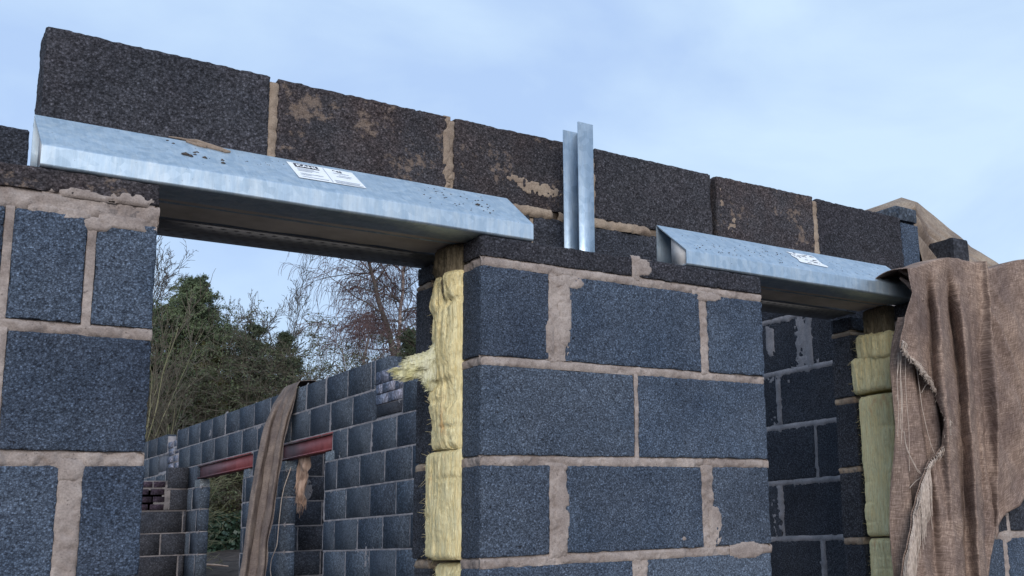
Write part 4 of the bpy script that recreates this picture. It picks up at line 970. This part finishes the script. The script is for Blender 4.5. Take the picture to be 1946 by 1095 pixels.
# ------------------------------------------------------------------ fence, ivy, stick
t = thing('board_fence', 'low mossy board fence beyond the far doorway, above the ivy', 'fence')
for i in range(22):
    m = MB(); x = 2.0 + i * 0.16; m.box((x, 18.4 + 0.01 * (i % 2), 1.2), (x + 0.145, 18.42 + 0.01 * (i % 2), 2.17 + 0.01 * (i % 3))); m.obj('board', M['wood'], t, False)
m = MB(); m.box((1.9, 18.36, 2.15), (5.6, 18.395, 2.19)); m.obj('rail', M['wood_pale'] if False else M['wood'], t, False)
def cards(C, size, rg_, asp=0.45, droop=0.0, flat=0.0):
    """C: (n,3) centres -> quads (leaf blades) with random orientation"""
    n = len(C); d = rg_.normal(size=(n, 3)); d[:, 2] -= droop; d /= np.linalg.norm(d, axis=1)[:, None]
    u = rg_.normal(size=(n, 3)); u -= (u * d).sum(1)[:, None] * d; u /= np.linalg.norm(u, axis=1)[:, None]
    s_ = size * rg_.uniform(0.6, 1.4, n)[:, None]
    V = np.stack([C - d * s_ * 0.5, C + u * s_ * asp * 0.5, C + d * s_ * 0.5, C - u * s_ * asp * 0.5], 1).reshape(-1, 3)
    return V, np.arange(4 * n).reshape(-1, 4)
rg_ = np.random.default_rng(11)
n = 9000; C = np.stack([rg_.uniform(2.2, 5.6, n), 17.9 + 0.35 * rg_.random(n), rg_.uniform(1.15, 2.02, n)], -1)
C[:, 2] += 0.06 * vn(C * [1, 0, 0], 0.3, 2); m = MB(); v, q = cards(C, 0.07, rg_, 0.9); m.add(v, q)
m.obj('ivy', M['ivy'], None, False, label='dark glossy ivy covering the foot of the fence beyond the far doorway', cat='ivy', kind='stuff')
m = MB(); m.tube([(2.80, 13.0, 1.20), (2.95, 12.95, 1.185), (3.06, 12.9, 1.165)], [0.016, 0.013, 0.008], 6); m.obj('stick', M['wood_pale'], None, label='pale broken stick lying on the dark soil beyond the far doorway', cat='stick')

# ------------------------------------------------------------------ trees
def grow(rg, p, d, Lg, r, lev, Pm, out, tips):
    nseg = Pm['nseg'][lev]; seg = Lg / nseg; g = Pm['grav'][lev]; jit = Pm['jit'][lev]; pts = [p]; r0 = r; rend = r * Pm['taper'][lev]
    p = np.array(p, float); d = np.array(d, float)
    for i in range(nseg):
        d = d + rg.normal(size=3) * jit; d[2] += g; d /= np.linalg.norm(d)
        q = p + d * seg; ra = r0 + (rend - r0) * i / nseg; rb = r0 + (rend - r0) * (i + 1) / nseg
        out[lev].append([*(p - d * ra * 0.4), *q, ra, rb]); p = q; pts.append((p, d, rb))
    tips.append((p, lev))
    if lev + 1 < len(Pm['n']):
        k = Pm['n'][lev + 1]; k = int(k * rg.uniform(0.8, 1.2) + 0.5); lo = Pm['start'][lev + 1]
        for j in range(k):
            f = lo + (1 - lo) * (j + rg.random()) / k; i = min(nseg - 1, int(f * nseg)); fr = f * nseg - i
            a = pts[i] if i else (np.array(pts[0], float), pts[1][1], r0); b_ = pts[i + 1]
            P0 = a[0] + (b_[0] - a[0]) * fr; dd = b_[1]
            perp = rg.normal(size=3); perp -= perp.dot(dd) * dd; perp /= np.linalg.norm(perp)
            an = R(Pm['ang'][lev + 1] * rg.uniform(0.7, 1.3)); nd = dd * math.cos(an) + perp * math.sin(an)
            nl = Lg * Pm['len'][lev + 1] * rg.uniform(0.6, 1.2) * (1 - Pm.get('cone', 0.35) * f)
            grow(rg, P0, nd, nl, max(b_[2] * Pm['rad'][lev + 1], Pm['rmin']), lev + 1, Pm, out, tips)
def tree(name, label, cat, group, base, dirn, Lg, r, Pm, seed, mt, mw, leaves=None):
    rg = np.random.default_rng(seed); nl = len(Pm['n']); out = [[] for _ in range(nl)]; tips = []
    grow(rg, np.array(base, float), np.array(dirn, float) / np.linalg.norm(dirn), Lg, r, 0, Pm, out, tips)
    t = thing(name, label, cat, group, loc=tuple(base)); off = np.array(base)
    def sh(S): S = np.array(S, float); S[:, :3] -= off; S[:, 3:6] -= off; return S
    m = MB(); m.segs(sh(out[0]), 7); 
    m.obj('trunk', mt, t)
    m = MB()
    if nl > 1: m.segs(sh(out[1]), 5)
    m.obj('limbs', mt, t, kind='stuff')
    m = MB()
    for S in out[2:]:
        if S: m.segs(sh(S), 3)
    if m.n: o = m.obj('crown', mw, t); o['kind'] = 'stuff'
    if leaves:
        lm, dens, size, spread = leaves
        S = np.array([s for L_ in out[leaves_lev(nl):] for s in L_]); idx = rg.integers(0, len(S), dens); f = rg.random((dens, 1))
        C = S[idx, :3] * (1 - f) + S[idx, 3:6] * f + rg.normal(size=(dens, 3)) * spread - off
        m = MB(); v, q = cards(C, size, rg, 0.32, 0.5); m.add(v, q); o = m.obj('foliage', lm, t, False); o['kind'] = 'stuff'
    return t
def leaves_lev(nl): return max(1, nl - 2)
BARE = dict(n=[1, 13, 9, 7, 4], start=[0, .18, .2, .15, .1], len=[1, .62, .55, .5, .5], ang=[0, 32, 34, 34, 34], rad=[1, .55, .55, .6, .7], grav=[0, .05, .05, .04, .03], jit=[.05, .09, .10, .11, .12], nseg=[8, 7, 6, 5, 4], taper=[.4, .35, .35, .4, .5], rmin=.0060)
SHRUB = dict(n=[1, 16, 8, 5], start=[0, .02, .15, .15], len=[1, 1.1, .45, .45], ang=[0, 30, 28, 30], rad=[1, .6, .5, .6], grav=[0, .04, .05, .04], jit=[.05, .06, .08, .10], nseg=[4, 9, 6, 4], taper=[.5, .3, .4, .5], rmin=.0045, cone=0.1)
WEEP = dict(n=[1, 13, 9, 11], start=[0, .30, .2, .1], len=[1, .42, .50, .62], ang=[0, 48, 42, 40], rad=[1, .40, .45, .5], grav=[0.01, .035, -.10, -.34], jit=[.05, .10, .12, .07], nseg=[12, 8, 7, 9], taper=[.35, .3, .35, .4], rmin=.0055, cone=0.15)
TW = dict(n=[1, 15, 10, 7, 4], start=[0, .12, .1, .1, .1], len=[1, .42, .5, .55, .55], ang=[0, 62, 45, 42, 40], rad=[1, .42, .5, .6, .7], grav=[0, .01, -.04, -.06, -.05], jit=[.06, .16, .18, .18, .16], nseg=[8, 7, 6, 5, 4], taper=[.4, .35, .4, .4, .5], rmin=.0045, cone=.3)
GT = 'bare trees beyond the side wall'
tree('deciduous_tree', 'bare twiggy tree rising behind the left edge of the big conifer', 'tree', GT, (3.9, 22.5, 1.2), (0.02, 0, 1), 4.7, .06, BARE, 1, M['bark'], M['twig_grey'])
tree('deciduous_tree', 'bare spreading tree with open fan of branches in the middle of the window', 'tree', GT, (6.35, 22.5, 1.2), (0.0, 0, 1), 4.2, .075, BARE, 2, M['bark'], M['twig_grey'])
tree('deciduous_tree', 'bare spreading tree just left of the purple twiggy one', 'tree', GT, (7.1, 23.5, 1.2), (0.04, 0, 1), 4.3, .06, BARE, 5, M['bark'], M['twig_grey'])
tree('deciduous_tree', 'purple twiggy tree with tangled drooping branches and pinkish trunk', 'tree', GT, (7.0, 20.5, 1.2), (0.0, 0, 1), 4.5, .07, dict(WEEP, n=[1, 22, 11, 11], len=[1, .42, .48, .5], ang=[0, 60, 45, 40], grav=[0.01, .03, -.08, -.22]), 3, M['birch_bark'], M['twig_purple'])
tree('deciduous_tree', 'second purple twiggy tree against the top of the side wall', 'tree', GT, (8.3, 22.0, 1.2), (0.0, 0, 1), 3.9, .06, TW, 13, M['bark'], M['twig_purple'])
# birch with a leaning forked trunk built from the limbs it shows
def birch():
    rg = np.random.default_rng(8); base = np.array((9.9, 23.0, 1.1)); t = thing('birch_tree', 'tall weeping birch leaning left across the right of the window, with hanging twigs', 'tree', None, loc=tuple(base))
    def path(P_, r_, m, n_=26, sd=1):
        P_ = np.array(P_, float); tq = np.linspace(0, len(P_) - 1, n_); Q = np.stack([np.interp(tq, range(len(P_)), P_[:, i]) for i in range(3)], -1)
        Q += 0.035 * np.stack([vn(Q, .5, sd), vn(Q, .5, sd + 1), 0.3 * vn(Q, .5, sd + 2)], -1); m.tube(Q - base, np.interp(tq, np.linspace(0, n_ and len(P_) - 1, len(r_)), r_), 7); return Q
    m = MB()
    A = path([(9.9, 23, 1.1), (9.75, 23, 3.5), (9.60, 23, 5.4), (9.36, 23, 6.3), (9.05, 23, 7.15), (8.80, 23, 8.0), (8.66, 23, 8.6), (8.5, 23, 9.8)], [.10, .09, .075, .07, .055, .04, .03, .02], m)
    m.obj('trunk', M['bark'], t)
    m = MB(); B = path([(9.85, 23.3, 1.1), (9.72, 23.3, 4.5), (9.68, 23.3, 6.0), (9.74, 23.3, 7.2), (9.84, 23.3, 8.5), (9.9, 23.3, 10.0)], [.07, .06, .05, .042, .036, .02], m, 26, 9)
    m.obj('second_trunk', M['birch_bark'], t)
    out = [[], [], [], []]; tips = []
    Pm = dict(n=[1, 7, 7], start=[0, .15, .05], len=[1, .55, .75], ang=[0, 40, 45], rad=[1, .45, .5], grav=[-.02, -.06, -.30], jit=[.10, .12, .06], nseg=[8, 7, 9], taper=[.25, .35, .5], rmin=.0050, cone=.2)
    for Q, n_ in ((A, 66), (B, 50)):
        for k in range(n_):
            i = rg.integers(int(len(Q) * .38), len(Q)); az = rg.uniform(0, 2 * np.pi); d = np.array([math.cos(az), 0.55 * math.sin(az), rg.uniform(0.05, 0.9)]); d /= np.linalg.norm(d)
            grow(rg, Q[i], d, rg.uniform(0.7, 2.0), rg.uniform(.010, .022), 0, Pm, out, tips)
    m = MB(); S = np.array(out[0]); S[:, :3] -= base; S[:, 3:6] -= base; m.segs(S, 5); m.obj('limbs', M['bark'], t, kind='stuff')
    m = MB(); S = np.array(out[1] + out[2]); S[:, :3] -= base; S[:, 3:6] -= base; m.segs(S, 3); o = m.obj('crown', M['twig_purple'], t); o['kind'] = 'stuff'
birch()
# conifers
def conifer(name, label, base, h, rad, seed, lm, n_br=150, cards_n=30000, size=0.07, group=None, lean=0.0, top=1.0, droop=0.10, low=0.03, power=0.75):
    rg = np.random.default_rng(seed); t = thing(name, label, 'tree', group, loc=tuple(base)); S0 = [[0, 0, 0, lean * h, 0, h, 0.09, 0.02]]
    m = MB(); m.segs(S0, 8); m.obj('trunk', M['bark'], t)
    S = []; S2 = []
    for k in range(n_br):
        f = low + (1 - low) * rg.random() ** 0.9; z = f * h; L_ = rad * ((1 - f) ** power + 0.05) * rg.uniform(0.55, 1.15); az = rg.uniform(0, 2 * np.pi)
        p = np.array([lean * z, 0, z]); d = np.array([math.cos(az), math.sin(az), rg.uniform(0.15, 0.6)]); ns = 6; r = 0.012
        for i in range(ns):
            d = d / np.linalg.norm(d); q = p + d * L_ / ns; S.append([*p, *q, r * (1 - i / ns) + .002, r * (1 - (i + 1) / ns) + .002])
            for _ in range(4):
                sd_ = d + rg.normal(size=3) * 0.7; sd_[2] -= 0.25; sd_ /= np.linalg.norm(sd_); l2 = L_ * rg.uniform(0.10, 0.30) * (1 - 0.4 * i / ns) + 0.05
                q2 = q + sd_ * l2 * 0.6; q3 = q2 + (sd_ + np.array([0, 0, -0.5])) * l2 * 0.4
                S2.append([*q, *q2, .004, .003]); S2.append([*q2, *q3, .003, .001])
            d[2] -= droop * 2.2 * (i / ns); d += rg.normal(size=3) * .08; p = q
    m = MB(); m.segs(S, 4); m.segs(S2, 3); m.obj('limbs', M['bark'], t, kind='stuff')
    A = np.array(S2); idx = rg.integers(0, len(A), cards_n); f = rg.random((cards_n, 1)); C = A[idx, :3] * (1 - f) + A[idx, 3:6] * f + rg.normal(size=(cards_n, 3)) * size * 0.35
    m = MB(); v, q = cards(C, size, rg, 0.28, 0.6); m.add(v, q); o = m.obj('foliage', lm, t, False); o['kind'] = 'stuff'
GC = 'evergreens beyond the side wall'
conifer('conifer_tree', 'big dark green conifer with drooping sprays at the left of the window', (4.05, 19.3, 1.2), 5.1, 1.55, 31, M['cypress'], 520, 130000, 0.055, GC, power=0.5, droop=0.20)
conifer('conifer_tree', 'shorter golden green cypress in front of the big conifer', (4.25, 18.9, 1.2), 3.85, 0.85, 32, M['cypress_gold'], 240, 50000, 0.05, GC, power=.5)
conifer('conifer_tree', 'dark conifer at the left edge of the window beside the block pier', (3.1, 18.9, 1.2), 4.6, 1.1, 37, M['cypress'], 260, 60000, 0.06, GC, power=0.55)
conifer('cypress_tree', 'narrow dark cypress with a pointed top left of the centre', (5.15, 19.4, 1.2), 4.35, 0.75, 33, M['yew'], 280, 50000, 0.05, GC, power=.45)
conifer('cypress_tree', 'narrow dark cypress directly above the hanging sacking strip', (5.85, 19.8, 1.2), 4.3, 0.62, 34, M['yew'], 260, 50000, 0.05, GC, power=.4)
conifer('evergreen_tree', 'dark evergreen at the foot of the birch, behind the torn insulation', (8.12, 19.0, 1.2), 4.45, 0.52, 35, M['yew'], 220, 40000, 0.055, GC, power=.35)
# dense mixed thicket
def thicket(label, x0, x1, y, h, seed, n_st=120, lm='thick', cn=26000):
    rg = np.random.default_rng(seed); S = []; 
    t = thing('thicket', label, 'shrub', 'dense shrubs beyond the side wall', loc=(x0, y, 1.2))
    for k in range(n_st):
        p = np.array([rg.uniform(0, x1 - x0), rg.uniform(-0.5, 0.5), 0.0]); d = np.array([rg.normal() * .25, rg.normal() * .2, 1.0]); L_ = h * rg.uniform(.6, 1.1); ns = 10; r = .014
        for i in range(ns):
            d = d + rg.normal(size=3) * .16; d /= np.linalg.norm(d); q = p + d * L_ / ns; S.append([*p, *q, r, r * .86]); r *= .86
            for _ in range(7):
                sd_ = rg.normal(size=3); sd_[2] = abs(sd_[2]) * .6; sd_ /= np.linalg.norm(sd_); l = rg.uniform(.12, .5); q1 = q + sd_ * l * .5; sd2 = sd_ + rg.normal(size=3) * .4; q2 = q1 + sd2 * l * .5
                S.append([*q, *q1, .0045, .0035]); S.append([*q1, *q2, .0035, .002])
                if rg.random() < .7: S.append([*q1, *(q1 + rg.normal(size=3) * .12), .003, .0015])
            p = q
    m = MB(); m.segs(S, 3); m.obj('stems', M['twig_brown'], t)
    A = np.array(S); idx = rg.integers(0, len(A), cn); f = rg.random((cn, 1)); C = A[idx, :3] * (1 - f) + A[idx, 3:6] * f + rg.normal(size=(cn, 3)) * .05
    m = MB(); v, q = cards(C, .055, rg, .4, .2); m.add(v, q); o = m.obj('foliage', M[lm], t, False); o['kind'] = 'stuff'
thicket('dense dark thicket under the big conifer at the left', 2.7, 4.6, 18.9, 4.0, 61, 150, cn=45000)
thicket('dense brownish thicket between the conifer and the sacking strip', 4.5, 6.3, 19.2, 4.3, 62, 150, cn=50000)
thicket('low thicket along the wall top under the purple trees', 6.2, 8.6, 19.8, 3.7, 63, 100, cn=16000)
thicket('bright green shrub seen through the far doorway above the fence', 3.9, 5.6, 18.75, 1.6, 64, 60, 'cypress_gold', 14000)
tree('shrub', 'olive green shrub with upright brown shoots at the lower left of the window', 'shrub', 'twiggy shrubs just beyond the side wall', (2.35, 14.6, 1.1), (0, 0, 1), 1.9, .03, dict(SHRUB, n=[1, 22, 8, 5], ang=[0, 19, 26, 28]), 71, M['twig_olive'], M['twig_brown'])
tree('shrub', 'brown shrub with thin upright shoots beside the olive one', 'shrub', 'twiggy shrubs just beyond the side wall', (2.75, 15.2, 1.1), (0, 0, 1), 1.7, .03, dict(SHRUB, n=[1, 17, 8, 5], ang=[0, 19, 26, 28]), 72, M['twig_olive'], M['twig_brown'])
tree('shrub', 'yellowish arching shrub just over the top of the side wall at the left', 'shrub', 'twiggy shrubs just beyond the side wall', (2.45, 13.6, 1.1), (0, 0, 1), 0.9, .025, dict(SHRUB, n=[1, 34, 8, 4], ang=[0, 62, 30, 30], grav=[0, .0, .0, 0], jit=[.05, .12, .1, .1]), 73, M['twig_olive'], M['twig_olive'])
